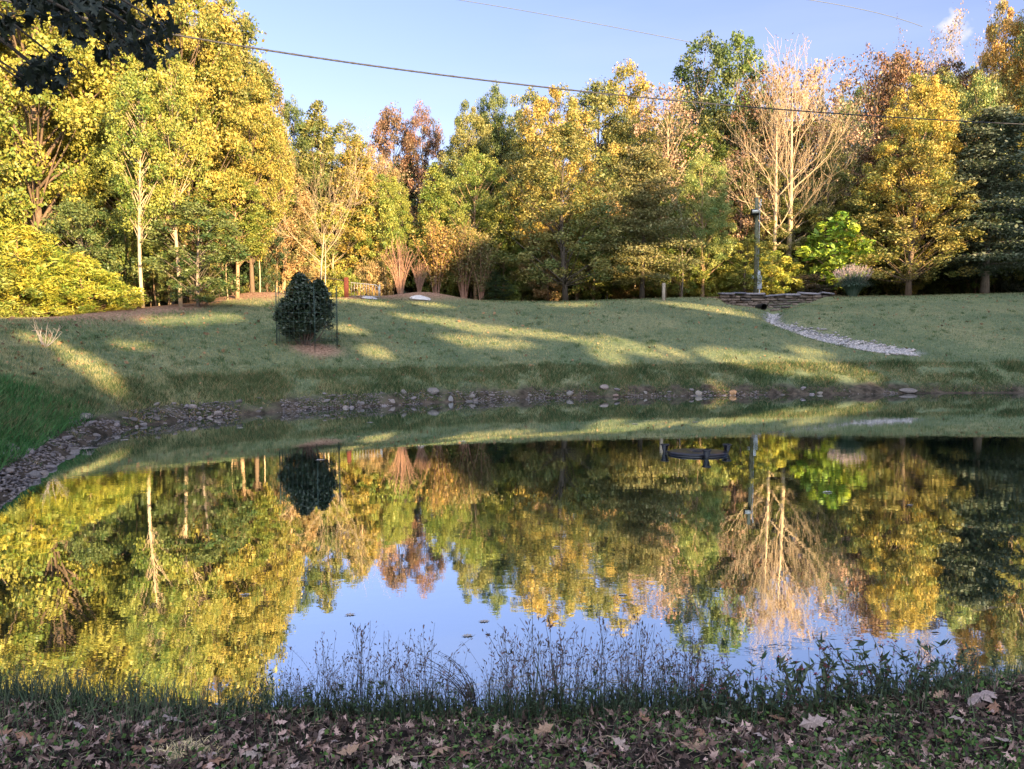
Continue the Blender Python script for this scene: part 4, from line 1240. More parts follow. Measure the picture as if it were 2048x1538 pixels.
# ------------------------------------------------------------------ lawn grass and bank weeds
def blades(name, x, y, hgt, wid, col, label, rg, lv=None, lean=.35, mat=None, cat='grass', z=None):
    n = len(x)
    z = terrain(x, y) - .01 if z is None else z
    an = rg.uniform(0, 6.28, n); l = rg.normal(0, lean, (n, 2)) * hgt[:, None]
    bx, by = np.cos(an) * wid / 2, np.sin(an) * wid / 2
    V = np.stack([np.stack([x - bx, y - by, z], -1), np.stack([x + bx, y + by, z], -1), np.stack([x + l[:, 0], y + l[:, 1], z + hgt], -1)], 1).reshape(-1, 3)
    F = np.arange(3 * n).reshape(-1, 3)
    o = obj(name, mesh_np(name, V, F, {'lv': ('FACE', rg.random(n) if lv is None else lv)}), mat or M_grass, None, col)
    return tag(o, label, cat, kind='stuff')


rg = np.random.default_rng(5)
n = 620000
d = 1 / rg.uniform(1 / 46, 1 / 12.5, n); u = rg.uniform(-.75, .75, n)
x = u * d; y = d
s = pond_sd(x, y)
ed = np.interp(x / y, [(a - 1024) / FPX for a, b in EDGE], [b for a, b in EDGE])
g_, gw_, gd_ = gully(x, y)
ok = (s > .45) & (y < ed + rg.normal(0, .4, n)) & ((g_ > gw_ * .55) | (gd_ < .1) | (rg.random(n) < .12)) & (np.hypot((x - SH[0] - .35) / .75, (y - SH[1] + .25) / .55) > 1)
x, y, s = x[ok], y[ok], s[ok]
ln = np.clip(.45 + fbm(x * .5, y * .5, 81) * 1.6 + fbm(x * 4, y * 4, 83) * 1.6 + rg.normal(0, .3, len(x)), 0, 1)
dry = rg.random(len(x)) < np.clip(.1 + fbm(x * .35, y * .6, 85) * 1.2, .03, .6)
hg = rg.uniform(.03, .085, len(x)) * (1 + .6 * (s < 2))
blades('lawn_grass', x[~dry], y[~dry], hg[~dry], np.full((~dry).sum(), .020), (.18, .203, .105), 'short mown lawn grass on the slope beyond the pond', rg, ln[~dry])
blades('dry_lawn_grass', x[dry], y[dry], hg[dry], np.full(dry.sum(), .016), (.26, .25, .15), 'bleached dry blades mixed through the lawn', rg, ln[dry])
# leaves and coarse tufts scattered over the lawn
d = 1 / rg.uniform(1 / 42, 1 / 13, 7000); x = rg.uniform(-.72, .72, 7000) * d; y = d
ed = np.interp(x / y, [(a - 1024) / FPX for a, b in EDGE], [b for a, b in EDGE])
ok = (pond_sd(x, y) > .6) & (y < ed) & (rg.random(7000) < .25 + .75 * (y / ed) ** 4)
x, y = x[ok], y[ok]
V, F, l = leaves(np.stack([x, y, terrain(x, y) + .05], -1), .085, rg, .7, None, up=-.6)
o = obj('lawn_leaves', mesh_np('lawn_leaves', V, F, {'lv': ('FACE', l)}), M_dry, None, (.17, .11, .06))
tag(o, 'fallen leaves scattered over the lawn', 'fallen leaves', kind='stuff')
n = 1500; d = 1 / rg.uniform(1 / 40, 1 / 13, n); x = rg.uniform(-.72, .72, n) * d; y = d
ed = np.interp(x / y, [(a - 1024) / FPX for a, b in EDGE], [b for a, b in EDGE])
ok = (pond_sd(x, y) > .6) & (y < ed - .4); x, y = x[ok], y[ok]
x = np.repeat(x, 26) + rg.normal(0, .07, len(x) * 26); y = np.repeat(y, 26) + rg.normal(0, .07, len(y) * 26)
blades('lawn_tufts', x, y, rg.uniform(.06, .14, len(x)), np.full(len(x), .018), (.075, .12, .055), 'coarser darker grass tufts dotted through the lawn', rg, None, .6)
xs, ys = shore_pts(0, 14, 120000, .05, 1.75, rg)
k = fbm(xs * .9, ys * .9, 91) > -.10 + np.where(pond_sd(xs, ys) < .5, np.where(xs > -2, -.1, .02), -.25)
xs, ys = xs[k], ys[k]; sv = pond_sd(xs, ys)
hg = rg.uniform(.03, .14, len(xs)) * np.clip(sv * 1.5, .5, 1) * (.35 + 1.5 * vnoise(xs * 1.7, ys * 1.7, 97))
ln = np.clip(.45 + fbm(xs * 1.2, ys * 1.2, 92) * 1.6 + rg.normal(0, .25, len(xs)), 0, 1)
dr = rg.random(len(xs)) < .22
blades('bank_weeds', xs[~dr], ys[~dr], hg[~dr], np.full((~dr).sum(), .018), (.062, .10, .042), 'unmown weeds and grass hanging over the far bank', rg, ln[~dr], .6, cat='weeds')
blades('dry_bank_weeds', xs[dr], ys[dr], hg[dr], np.full(dr.sum(), .014), (.26, .20, .11), 'dead brown stalks among the far bank weeds', rg, ln[dr], .6, cat='weeds')
# lush weeds of the left bank
n = 26000
x = rg.uniform(-11, -6.0, n); y = rg.uniform(8.5, 15.5, n); s = pond_sd(x, y)
ok = (s > .3) & (s < 2.6) & (fbm(x * .7, y * .7, 95) > -.16)
x, y = x[ok], y[ok]
hg = rg.uniform(.08, .26, len(x))
blades('left_bank_weeds', x, y, hg, np.full(len(x), .022), (.045, .125, .04), 'lush bright green weeds on the near left bank', rg, None, .6, cat='weeds')

# ------------------------------------------------------------------ stacked stone wall and culvert
rw = np.random.default_rng(31)
wroot = empty('stone_wall', (WALL_A[0], 40.5, 2.8))
tag(wroot, 'low wall of stacked dark flat stones around the ditch head below the light pole', 'wall')
mb = MB(); caps = MB()
Lw = WALL_B[0] - WALL_A[0]


def wall_xy(t_):
    return WALL_A[0] + Lw * t_ - wroot.location.x, 0.25 * math.sin(math.pi * t_) + (.25 * t_)


zt = 3.62
zz = 2.45
course = 0
while zz < zt - .12:
    hh_ = rw.uniform(.10, .17); t_ = -0.01
    while t_ < 1:
        wd_ = rw.uniform(.22, .75)
        tc_ = t_ + wd_ / Lw / 2
        x_, y_ = wall_xy(tc_)
        mb.box((x_, y_ + rw.uniform(-.07, .05), zz + hh_ / 2 - 2.8), (wd_ * .96, rw.uniform(.35, .5), hh_ * rw.uniform(.75, .93)), rw.normal(0, .07), .02, rw.random(), rw.normal(0, .05), rw.normal(0, .05))
        t_ += wd_ / Lw
    zz += hh_
mb.build('stonework', M_stone, wroot, False, (.13, .105, .09))
t_ = -.01
while t_ < 1:
    wd_ = rw.uniform(.6, 1.15); tc_ = t_ + wd_ / Lw / 2; x_, y_ = wall_xy(tc_)
    cp = MB(); cp.box((0, 0, 0), (wd_ * 1.02, rw.uniform(.55, .75), rw.uniform(.08, .14)), rw.normal(0, .12), .03, rw.random(), rw.normal(0, .06), rw.normal(0, .06))
    cp.build('capstone', M_stone, wroot, False, (.15, .145, .17), (x_, y_, zt - 2.8 + .06 * math.sin(9 * tc_) + .04))
    t_ += wd_ / Lw
pp = P(1522, 612, 40.1)
zp = float(terrain(pp[0], 39.9)) + .2
r = empty('culvert_pipe', (pp[0], 40.15, zp)); tag(r, 'black corrugated drain pipe opening at the foot of the stone wall', 'pipe')
mb = MB()
yy = np.linspace(-.55, .6, 24)
for rr_ in (.16, .135):
    mb.tube(np.stack([yy * 0, yy, yy * 0], -1), rr_ + (.012 * np.sin(yy * 60) if rr_ > .15 else 0), 14, caps=False)
mb.build('pipe', M_pipe, r, True)

# ------------------------------------------------------------------ light pole
pb = P(1511, 587, 41.6); pt = P(1508, 395, 41.6)
zb = float(terrain(pb[0], 41.6))
r = empty('light_pole', (pb[0], 41.6, zb)); tag(r, 'weathered wooden light pole with a floodlight and grey meter box behind the stone wall', 'light pole')
Hh = pt[2] - zb
mb = MB(); mb.tube([(0, 0, -.5), (0, 0, Hh * .3), (-.03, 0, Hh * .7), (-.06, 0, Hh)], [.13, .12, .105, .095], 12)
mb.build('pole', M_polewood, r, True)
mb = MB(); mb.box((-.22, -.24, Hh - .80), (.42, .22, .34), 0, .04, .5, .35)
f = mb.build('floodlight', M_blackplastic, r)
mb = MB(); mb.box((-.22, -.365, Hh - .78), (.34, .02, .17), 0, 0, .5, .35); mb.build('lens', M_lens, f)
mb = MB(); mb.box((-.12, -.1, Hh - .62), (.06, .2, .05)); mb.build('bracket', M_blackplastic, r)
mb = MB(); mb.box((.17, -.05, .62 + .05), (.24, .16, .72), 0, .02); mb.box((.13, -.05, 1.15), (.16, .12, .34), 0, .015)
mb.build('meter_box', M_greymetal, r)
mb = MB(); mb.box((-.2, -.05, .95), (.12, .1, .2), 0, .01); mb.build('junction_box', M_greymetal, r)
mb = MB(); mb.tube([(.19, -.05, .35), (.19, -.05, -.2)], .03, 8); mb.tube([(.1, -.08, 1.3), (.1, -.06, Hh - .3), (.16, -.1, Hh - .2)], .018, 6)
mb.build('conduit', M_greymetal, r)
mb = MB()
for zz in (-.15, -.38):
    mb.lathe([(.0, .06), (.035, .05), (.05, .02), (.03, 0), (.05, -.03), (.0, -.05)], (.17, -.02, Hh + zz), 10)
mb.build('insulator', M_lens, r, True)

# ------------------------------------------------------------------ small yard things at the lawn edge
p = G(1327, 601, 30); r0 = p
hp = P(1327, 566, p[1])[2] - p[2]
mb = MB(); mb.box((0, 0, hp / 2 - .15), (.13, .13, hp + .3), .2, .01)
tag(mb.build('fence_post', M_postwood, None, False, None, tuple(p)), 'short square wooden post on the lawn edge right of the barrel', 'post')
p = G(1319, 596, 30)
r = empty('utility_post', tuple(p)); tag(r, 'grey electrical box on a wooden post behind the short square post', 'utility post')
hp = P(1319, 562, p[1])[2] - p[2]
mb = MB(); mb.box((.06, .05, hp / 2), (.1, .1, hp + .3), 0, .008); mb.build('post', M_postwood, r)
mb = MB(); mb.box((-.06, -.03, hp * .66), (.22, .14, .32), 0, .015); mb.build('electrical_box', M_greymetal, r)
mb = MB(); mb.tube([(-.07, -.03, hp * .5), (-.07, -.03, -.1)], .045, 8); mb.build('conduit', M_lens, r)
p = G(1303, 597, 30)
r = empty('barrel', tuple(p)); tag(r, 'round black barrel lying on its side by the thin pin oak trunk', 'barrel')
mb = MB()
pr = np.array([(0, -.24), (.15, -.24), (.185, -.22), (.2, -.1), (.205, 0), (.2, .1), (.185, .22), (.15, .24), (0, .24)])
mb.lathe([(a, b) for a, b in pr], (0, 0, 0), 22)
V = np.vstack(mb.V); V = np.stack([V[:, 0], V[:, 2], V[:, 1]], -1); mb.V = [V + np.array((0, 0, .32))]
mb.F4 = [f[:, ::-1] for f in mb.F4]
mb.build('drum', M_blackplastic, r, True)
mb = MB(); mb.tube([(-.15, -.15, 0), (.12, -.15, .22)], .02, 6); mb.tube([(.15, -.15, 0), (-.12, -.15, .22)], .02, 6)
mb.tube([(-.15, .15, 0), (.12, .15, .22)], .02, 6); mb.tube([(.15, .15, 0), (-.12, .15, .22)], .02, 6)
mb.build('cradle', M_darkrail, r)
# gate
dg = 35.2
ga = P(703, 600, dg); gb = P(757, 604, dg)
zg = float(terrain(gb[0], dg)); ztop = P(757, 571, dg)[2] - zg; ztl = P(703, 565, dg)[2] - zg
Wg = gb[0] - ga[0]
r = empty('tube_gate', (ga[0], dg, zg)); tag(r, 'galvanised tube gate with upright bars between the dark post and the mound', 'gate')
mb = MB(); mb.tube([(0, 0, .05), (0, 0, ztl), (Wg * .9, 0, ztop + .02), (Wg, 0, ztop - .06), (Wg, 0, .0)], .024, 8); mb.tube([(0, 0, .1), (Wg, 0, .06)], .02, 6)
mb.build('gate_frame', M_gate, r, True)
for k in range(1, 9):
    u_ = k / 9
    mb = MB(); mb.tube([(Wg * u_, 0, .1), (Wg * u_, 0, ztl * (1 - u_) + (ztop + .02) * u_)], .011, 6); mb.build('bar', M_gate, r, True)
mb = MB(); mb.tube([(Wg + .06, 0, -.1), (Wg + .06, 0, ztop + .05)], .035, 8); mb.build('hinge_post', M_gate, r, True)
pf = P(693, 592, 35.3); zg2 = float(terrain(pf[0], 35.3)); hp = P(693, 559, 35.3)[2] - zg2
r = empty('rail_fence', (pf[0], 35.3, zg2)); tag(r, 'dark red post with one dark rail running left behind the caged shrub', 'fence')
mb = MB(); mb.box((0, 0, hp / 2), (.2, .16, hp + .2), .1, .015); mb.build('post', M_redpost, r)
pl_ = P(655, 556, 35.6)
mb = MB(); mb.tube([(-.1, 0, hp - .06), ((pl_[0] - pf[0]) * .5, .15, hp + .02), (pl_[0] - pf[0], .3, pl_[2] - zg2), (pl_[0] - pf[0] - 1.6, .9, pl_[2] - zg2 + .05)], .026, 6)
mb.build('rail', M_darkrail, r, True)
mb = MB(); mb.tube([(pl_[0] - pf[0] - 1.6, .9, -.2), (pl_[0] - pf[0] - 1.6, .9, pl_[2] - zg2 + .05)], .03, 6); mb.build('rail_support', M_darkrail, r, True)

# fallen pale branch on the mulch, dead sapling on the lawn
p = G(300, 604, 20)
mb = MB(); mb.tube([(-.55, .05, .06), (-.1, 0, .09), (.45, -.08, .07), (.9, -.1, .04)], [.03, .035, .025, .012], 6); mb.tube([(.1, 0, .08), (.4, .2, .12)], [.015, .006], 4)
tag(mb.build('fallen_branch', M_bark, None, True, (.50, .38, .27), tuple(p)), 'pale fallen branch lying on the mulch at the left wood edge', 'branch')
p = G(90, 694, 12)
mb = MB(); rt = np.random.default_rng(3)
for k in range(9):
    e = np.array((rt.uniform(-.25, .42), rt.uniform(-.15, .15), rt.uniform(.28, .62)))
    pt_ = curve((0, 0, -.03), e, rt.normal(0, .03, 3), 5); mb.tube(pt_, np.linspace(.009, .0025, 5), 5)
    for j in range(3):
        q_ = pt_[rt.integers(2, 5)]; mb.tube([q_, q_ + rt.normal(0, .09, 3) + (0, 0, .1)], [.005, .002], 3)
tag(mb.build('dead_sapling', M_bark, None, True, (.30, .27, .26), tuple(p)), 'small bleached dead sapling sticking out of the lawn at the left', 'sapling')

# ------------------------------------------------------------------ ornamental grasses
def fountain_grass(px, basey, hw, top, label, nb, plume):
    p = G(px, basey, 30); R_ = hw / FPX * p[1]; H_ = (P(px, top, p[1])[2] - p[2])
    r = empty('ornamental_grass', tuple(p)); tag(r, label, 'ornamental grass')
    rg = np.random.default_rng(int(px)); mb = MB(); pl = MB()
    V = []; F = []
    for k in range(nb):
        az = rg.uniform(0, 6.28); sp = rg.random() ** .5
        tip = np.array((math.cos(az) * R_ * sp * 1.05, math.sin(az) * R_ * sp * 1.05, H_ * (.8 - .5 * sp ** 2.5) * rg.uniform(.7, 1)))
        b = np.array((math.cos(az), math.sin(az), 0)) * R_ * .22 * rg.random()
        pts = curve(b, tip, (0, 0, H_ * .18 * sp), 5)
        side = np.array((-math.sin(az), math.cos(az), 0)) * .011
        w_ = np.array([1, 1, .9, .6, .1])
        n0 = len(V)
        for q_, ww in zip(pts, w_): V += [q_ - side * ww, q_ + side * ww]
        F += [(n0 + 2 * i, n0 + 2 * i + 1, n0 + 2 * i + 3, n0 + 2 * i + 2) for i in range(4)]
    me = mesh_np('blades', np.array(V), np.array(F), {'lv': ('FACE', rg.random(len(F)))})
    obj('blades', me, M_grass, r, (.10, .15, .12))
    cents = []; ddirs = []
    for k in range(plume):
        az = rg.uniform(0, 6.28); sp = rg.random() ** .6
        a = np.array((math.cos(az) * R_ * sp * .8, math.sin(az) * R_ * sp * .8, H_ * (.72 - .2 * sp)))
        e = a + np.array((math.cos(az) * .2 * sp, math.sin(az) * .2 * sp, H_ * .27 * rg.uniform(.7, 1.1)))
        pl.tube([np.array((0, 0, .1)) * 1, a * .6, a], .004, 3, caps=False)
        for j in range(26): cents.append(a + (e - a) * rg.random() + rg.normal(0, .014, 3))
    pl.build('plume_stem', M_straw, r, False, (.35, .30, .25))
    obj('plumes', crown_mesh('plumes', np.array(cents), .06, rg, .25, direction=np.array((0, 0, 1.0))), M_grass, r, (.36, .30, .33))


fountain_grass(1705, 593, 40, 523, 'large fountain grass clump with pale purple plumes right of the stone wall', 1500, 130)
fountain_grass(1430, 592, 15, 562, 'small fountain grass tuft left of the stone wall', 350, 24)

# ------------------------------------------------------------------ caged shrub
rs = np.random.default_rng(17)
r = empty('shrub', tuple(SH)); tag(r, 'dense dark broadleaf shrub with two peaks inside a wire cage on the lawn', 'shrub')
mb = MB(); cs = []
S_ = SH[1] / FPX
for k in range(300):
    t_ = rs.random() ** .8; z = .28 + t_ * 1.72
    hwl = np.interp(t_, [0, .08, .25, .5, .75, .88, 1], [.35, .72, .82, .72, .50, .28, .06])
    cx_ = np.interp(t_, [0, .7, 1], [0, -.02, -.15])
    if t_ > .6 and rs.random() < .4: cx_ = .42; hwl *= .55; z -= .17
    an = rs.uniform(0, 6.28); rr_ = hwl * rs.random() ** .4
    cs.append((cx_ + math.cos(an) * rr_, math.sin(an) * rr_, z))
cs = np.array(cs)
for q_, w_ in (((-.03, 0, 1.7), .045), ((.35, .05, 1.1), .035), ((-.35, -.05, 1.0), .03), ((.6, 0, .6), .022), ((-.5, .1, .5), .022), ((.2, -.3, 1.0), .03), ((.55, 0, 1.3), .026)):
    mb.tube(curve((-.03 + rs.normal(0, .02), 0, -.1), q_, (q_[0] * .15, 0, -.05), 7), np.linspace(w_ * 1.3, w_ * .3, 7), 6)
for c_ in cs[::2]:
    b = np.array((c_[0] * .35, c_[1] * .35, max(.2, c_[2] - .35))); mb.tube(curve(b, c_, (0, 0, .02), 4), [.010, .008, .006, .004], 3, caps=False)
mb.build('trunk', M_bark, r, True, (.12, .09, .075))
own = np.repeat(np.arange(len(cs)), 75); n = len(own)
of = rs.normal(size=(n, 3)); of /= np.linalg.norm(of, axis=1)[:, None]
obj('crown', crown_mesh('crown', cs[own] + of * (.16 * rs.random(n) ** .4)[:, None], .08, rs, .5), M_waxy, r, (.026, .042, .022))
r = empty('wire_cage', (SH[0] + .05, SH[1], SH[2])); tag(r, 'round cage of dark wire mesh standing around the dense shrub', 'wire cage')
mb = MB(); Rc = .88
for k in range(36):
    a = k / 36 * 6.283; mb.tube([(Rc * math.cos(a), Rc * math.sin(a), -.05), (Rc * math.cos(a), Rc * math.sin(a), 1.55)], .0035, 4, caps=False)
for zz in (.14, .42, .7, .95, 1.2, 1.54):
    a = np.linspace(0, 6.283, 49); mb.tube(np.stack([Rc * np.cos(a), Rc * np.sin(a), a * 0 + zz], -1), .0035, 4, caps=False)
mb.build('mesh', M_cage, r)
for a in (3.0, 3.5, -.05, .35, 2.2, 5.2):
    mb = MB(); mb.tube([(Rc * 1.01 * math.cos(a), Rc * 1.01 * math.sin(a), -.2), (Rc * 1.01 * math.cos(a), Rc * 1.01 * math.sin(a), 1.75)], .009, 6); mb.build('stake', M_cage, r)

# ------------------------------------------------------------------ floating aerator
fp = P(1403, 913, 12.6)
tt = EYE / (EYE - fp[2]); fx, fy = fp[0] * tt, fp[1] * tt
r = empty('pond_aerator', (fx, fy + .25, 0)); tag(r, 'black disc shaped fountain float with three cup lamps on the pond', 'fountain float')
mb = MB(); Rf = .50
mb.lathe([(0, -.05), (Rf * .9, -.05), (Rf, -.02), (Rf, .015), (Rf * .965, .02), (Rf * .965, .032), (Rf, .037), (Rf * 1.0, .06), (Rf * .97, .068), (Rf * .6, .076), (.12, .080), (.11, .07), (0, .07)], (0, 0, 0), 56)
fl = mb.build('float', M_blackplastic, r, True); fl.scale = (1, .7, .6)
mb = MB(); mb.lathe([(.0, .10), (.07, .10), (.075, .085), (.10, .085), (.10, .07)], (0, 0, 0), 20); mb.build('nozzle', M_blackplastic, fl, True)
for a in (math.radians(-86), math.radians(20), math.radians(160)):
    cxx, cyy = Rf * 1.12 * math.cos(a), Rf * .86 * math.sin(a)
    mb = MB()
    mb.lathe([(0, -.06), (.03, -.06), (.03, .02), (.04, .04), (.048, .06), (.055, .10), (.058, .12), (.078, .13), (.078, .143), (.055, .143), (.045, .11), (0, .11)], (cxx, cyy, 0), 18)
    mb.box((cxx * .93, cyy * .93, .02), (.12, .05, .03), a)
    l_ = mb.build('lamp', M_blackplastic, r, True)
    mb = MB(); mb.lathe([(0, .125), (.05, .125)], (cxx, cyy, 0), 16); mb.build('lens', M_lens, l_)

# ------------------------------------------------------------------ cable and wires
def P2(px, py, d): return tuple(P(px, py, d))
def span(name, pts3, rad, mat, label, twist=False, sag=0.0):
    # Catmull-like smoothing through a parabola in arclength
    pts3 = np.array(pts3); q = np.linspace(0, 1, len(pts3)); cx_ = [np.polyfit(q, pts3[:, i], min(2, len(pts3) - 1)) for i in range(3)]
    u = np.linspace(-.35, 1.35, 240)
    c_ = np.stack([np.polyval(k, u) for k in cx_], -1)
    mb = MB(); mb.tube(c_, rad, 6)
    if twist:
        a = u * 260
        for ph in (0, 3.14):
            mb.tube(c_ + np.stack([0 * a, np.cos(a + ph), np.sin(a + ph)], -1) * rad * .6, rad * .75, 5)
    tag(mb.build(name, mat, None, True), label, 'cable' if twist else 'wire')


span('power_cable', [P(-60, -4, 14.7), P(500, 87, 17.3), P(1000, 160, 21.0), P(1348, 203, 24.2), P(1700, 232, 28.8), P(2048, 247, 35)], .019, M_wire, 'thick dark power cable crossing the whole picture in front of the trees', True)
span('overhead_wire', [P(920, 0, 52), P(1130, 36, 53), P(1345, 77, 54)], .022, M_wire2, 'thin wire crossing the open sky above the tree line')
span('overhead_wire', [P(1620, 0, 58), P(1720, 18, 59), P(1800, 38, 60)], .022, M_wire2, 'thin wire in the top right sky going behind the leafless trees')

# ------------------------------------------------------------------ oak leaf shape
def oak_outline(rg=None):
    pts = [(0, 0)]
    lob = [(.10, .10), (.16, .28), (.07, .30), (.12, .46), (.30, .56), (.26, .50), (.11, .55), (.13, .70), (.25, .80), (.10, .80), (0, 1.0)]
    r_ = [(.03, .08), (.10, .22), (.20, .27), (.11, .34), (.14, .44), (.27, .53), (.14, .58), (.13, .66), (.19, .77), (.09, .80), (0.0, 1.0)]
    right = r_; left = [(-x_, y_) for x_, y_ in r_[:-1][::-1]]
    return np.array([(0, 0)] + right + left)


OL = oak_outline()


def oak_leaves(pos, size, rg, curl=.25, flat=True, lv=None, dirs=None):
    """lobed leaves as fans around the midrib; numpy batch"""
    n = len(pos); m = len(OL)
    mid = np.array([(0, .5)])
    base = np.vstack([OL, mid])
    X = base[:, 0]; Y = base[:, 1] - .5
    cu = rg.normal(0, curl, n)[:, None]; cu2 = rg.normal(0, curl, n)[:, None]
    Z = cu * (X ** 2)[None] * 4 + cu2 * (Y ** 2)[None] + rg.normal(0, .03, (n, m + 1))
    L_ = np.stack([np.repeat(X[None], n, 0) * 1.15, np.repeat(Y[None], n, 0), Z], -1) * size[:, None, None]
    if dirs is None:
        az = rg.uniform(0, 6.28, n); a = np.stack([np.cos(az), np.sin(az), rg.normal(0, .22 if flat else .6, n)], -1)
    else: a = dirs
    a /= np.linalg.norm(a, axis=1)[:, None]
    nrm = rg.normal(0, .28 if flat else .9, (n, 3)) + np.array((0, 0, 1.0))
    nrm -= (nrm * a).sum(1)[:, None] * a; nrm /= np.linalg.norm(nrm, axis=1)[:, None]
    b = np.cross(a, nrm)
    V = pos[:, None] + L_[..., 0:1] * b[:, None] + L_[..., 1:2] * a[:, None] + L_[..., 2:3] * nrm[:, None]
    Fb = np.array([(m, i, (i + 1) % m) for i in range(m)])
    F = (Fb[None] + (m + 1) * np.arange(n)[:, None, None]).reshape(-1, 3)
    lv = rg.random(n) if lv is None else lv
    return V.reshape(-1, 3), F, np.repeat(lv, m)


# ------------------------------------------------------------------ overhanging oak at the top left
ro = np.random.default_rng(23)
tx, ty = -7.2, 3.4
r = empty('overhanging_oak', (tx, ty, float(terrain(tx, ty)))); z0 = r.location.z
tag(r, 'oak whose dark shaded leaves hang into the top left corner in front of everything', 'tree')
org = np.array((tx, ty, z0))
mb = MB(); mb.tube([(0, 0, -.3), (.05, 0, 2), (.2, .1, 5), (.3, 0, 9)], [.32, .26, .22, .16], 10)
clusters = [(60, 10, 30, 20, 26), (130, 20, 55, 40, 70), (190, 40, 60, 50, 100), (245, 60, 40, 45, 70), (90, 150, 30, 25, 36), (60, 160, 35, 22, 30), (130, 130, 22, 25, 22), (50, 65 + 100, 15, 10, 8), (15, 55, 16, 28, 22),
            (225, 95, 25, 22, 20), (310, 65, 26, 30, 22), (340, 60, 10, 16, 7), (300, 112, 36, 20, 26), (345, 105, 8, 10, 4), (320, 0, 30, 12, 10), (160, 0, 80, 20, 60), (265, 85, 25, 25, 18), (70, 130, 20, 12, 12)]
ps = []
do = 5.6
for (a, b, ww, hh_, k) in clusters:
    for j in range(int(k * .75)):
        dd = do + ro.normal(0, .3)
        ps.append(P(a + ro.normal(0, ww * .55), b + ro.normal(0, hh_ * .55), dd))
    e = P(a, b, do) - org
    mb.tube(curve((.25, .05, 4.2 + ro.uniform(-.3, 1.2)), e, (0, 0, .5), 7), np.linspace(.06, .006, 7), 5, caps=False)
mb.build('trunk', M_bark, r, True, BARK['dark'])
ps = np.array(ps) - org; n = len(ps)
dirs = ro.normal(0, .5, (n, 3)) + np.array((.1, 0, -.75))
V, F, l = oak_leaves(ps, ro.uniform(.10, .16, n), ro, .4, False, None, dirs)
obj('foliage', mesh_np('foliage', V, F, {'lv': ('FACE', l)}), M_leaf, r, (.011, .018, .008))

# ------------------------------------------------------------------ foreground bank
rf = np.random.default_rng(41)


def near_pts(n, d0, d1, rg, s0=0.0, s1=9):
    d = rg.uniform(d0, d1, n); u = rg.uniform(-.78, .78, n); x = u * d
    s = pond_sd(x, d)
    ok = (s > s0) & (s < s1)
    return x[ok], d[ok], s[ok]


def gz(x, y): return terrain(x, y) + fbm(x * 5, y * 5, 21) * .05 + fbm(x * 1.8, y * 1.8, 24) * .09 * np.clip(pond_sd(x, y) * 3, 0, 1)


x, y, s = near_pts(11000, 1.9, 4.7, rf, .02)
z = gz(x, y) + rf.uniform(.0, .035, len(x))
V, F, l = oak_leaves(np.stack([x, y, z], -1), rf.uniform(.02, .075, len(x)), rf, 1.3, False, rf.random(len(x)) ** 2.2)
o = obj('leaf_litter', mesh_np('leaf_litter', V, F, {'lv': ('FACE', l)}), M_litter, None, (.17, .125, .11))
tag(o, 'carpet of small brown fallen leaves on the near bank', 'leaf litter', kind='stuff')
# twigs and chips
x, y, s = near_pts(1600, 2.0, 4.5, rf, .1)
mb = MB()
for k in range(len(x)):
    a = rf.uniform(0, 6.28); L_ = rf.uniform(.03, .16); z_ = float(gz(x[k], y[k])) + .012
    mb.tube([(x[k], y[k], z_), (x[k] + math.cos(a) * L_ * .5, y[k] + math.sin(a) * L_ * .5, z_ + .012), (x[k] + math.cos(a + .2) * L_, y[k] + math.sin(a + .2) * L_, z_)], [.0022, .002, .0012], 3, rf.random(), caps=False)
tag(mb.build('twig_litter', M_straw, None, False, (.22, .17, .13)), 'scattered thin twigs and dry stems on the near bank', 'twigs', kind='stuff')
# large single fallen leaves
LEAFM = []
for k in range(6):
    V, F, l = oak_leaves(np.zeros((1, 3)), np.array([1.0]), np.random.default_rng(60 + k), .55, True, np.array([.5]), np.array([[0, 1.0, 0]]))
    me = mesh_np('leaf_blade', V, F, {'lv': ('FACE', l)}); me.materials.append(M_dry); LEAFM.append(me)
BIG = [(345, 1452, 66, 'curled pale leaf on the near bank at the lower left'), (1960, 1408, 100, 'largest pale lobed leaf on the near bank at the right edge'),
       (1925, 1450, 60, 'pale lobed leaf just under the largest one at the right edge'), (1395, 1512, 80, 'pinkish leaf near the bottom edge right of centre'), (1480, 1520, 50, 'small curled leaf right of the pinkish bottom leaf'),
       (1625, 1458, 74, 'long pale leaf flat on the ground right of centre'), (1445, 1455, 60, 'slender curled leaf behind the pinkish bottom leaf'), (1728, 1490, 46, 'small lilac grey leaf in the green ground cover'),
       (1530, 1488, 56, 'lilac brown leaf between the two pale ones right of centre'), (1876, 1410, 36, 'small orange brown leaf at the foot of the right hand weeds'), (2010, 1495, 80, 'pale leaf at the lower right corner'),
       (1085, 1480, 64, 'curled brown leaf in the middle of the near bank'), (1165, 1510, 80, 'long curved grey leaf near the bottom centre'), (660, 1500, 50, 'lilac grey pointed leaf at the bottom left of centre'), (510, 1525, 60, 'pale lobed leaf at the bottom edge left of the straw'),
       (700, 1525, 60, 'pale leaf at the bottom edge left of centre'), (160, 1470, 50, 'brown leaf at the lower left'), (60, 1520, 60, 'pale brown leaf in the lower left corner'), (1835, 1440, 50, 'brown leaf beside the largest pale ones'), (880, 1515, 60, 'reddish brown leaf at the bottom centre left')]
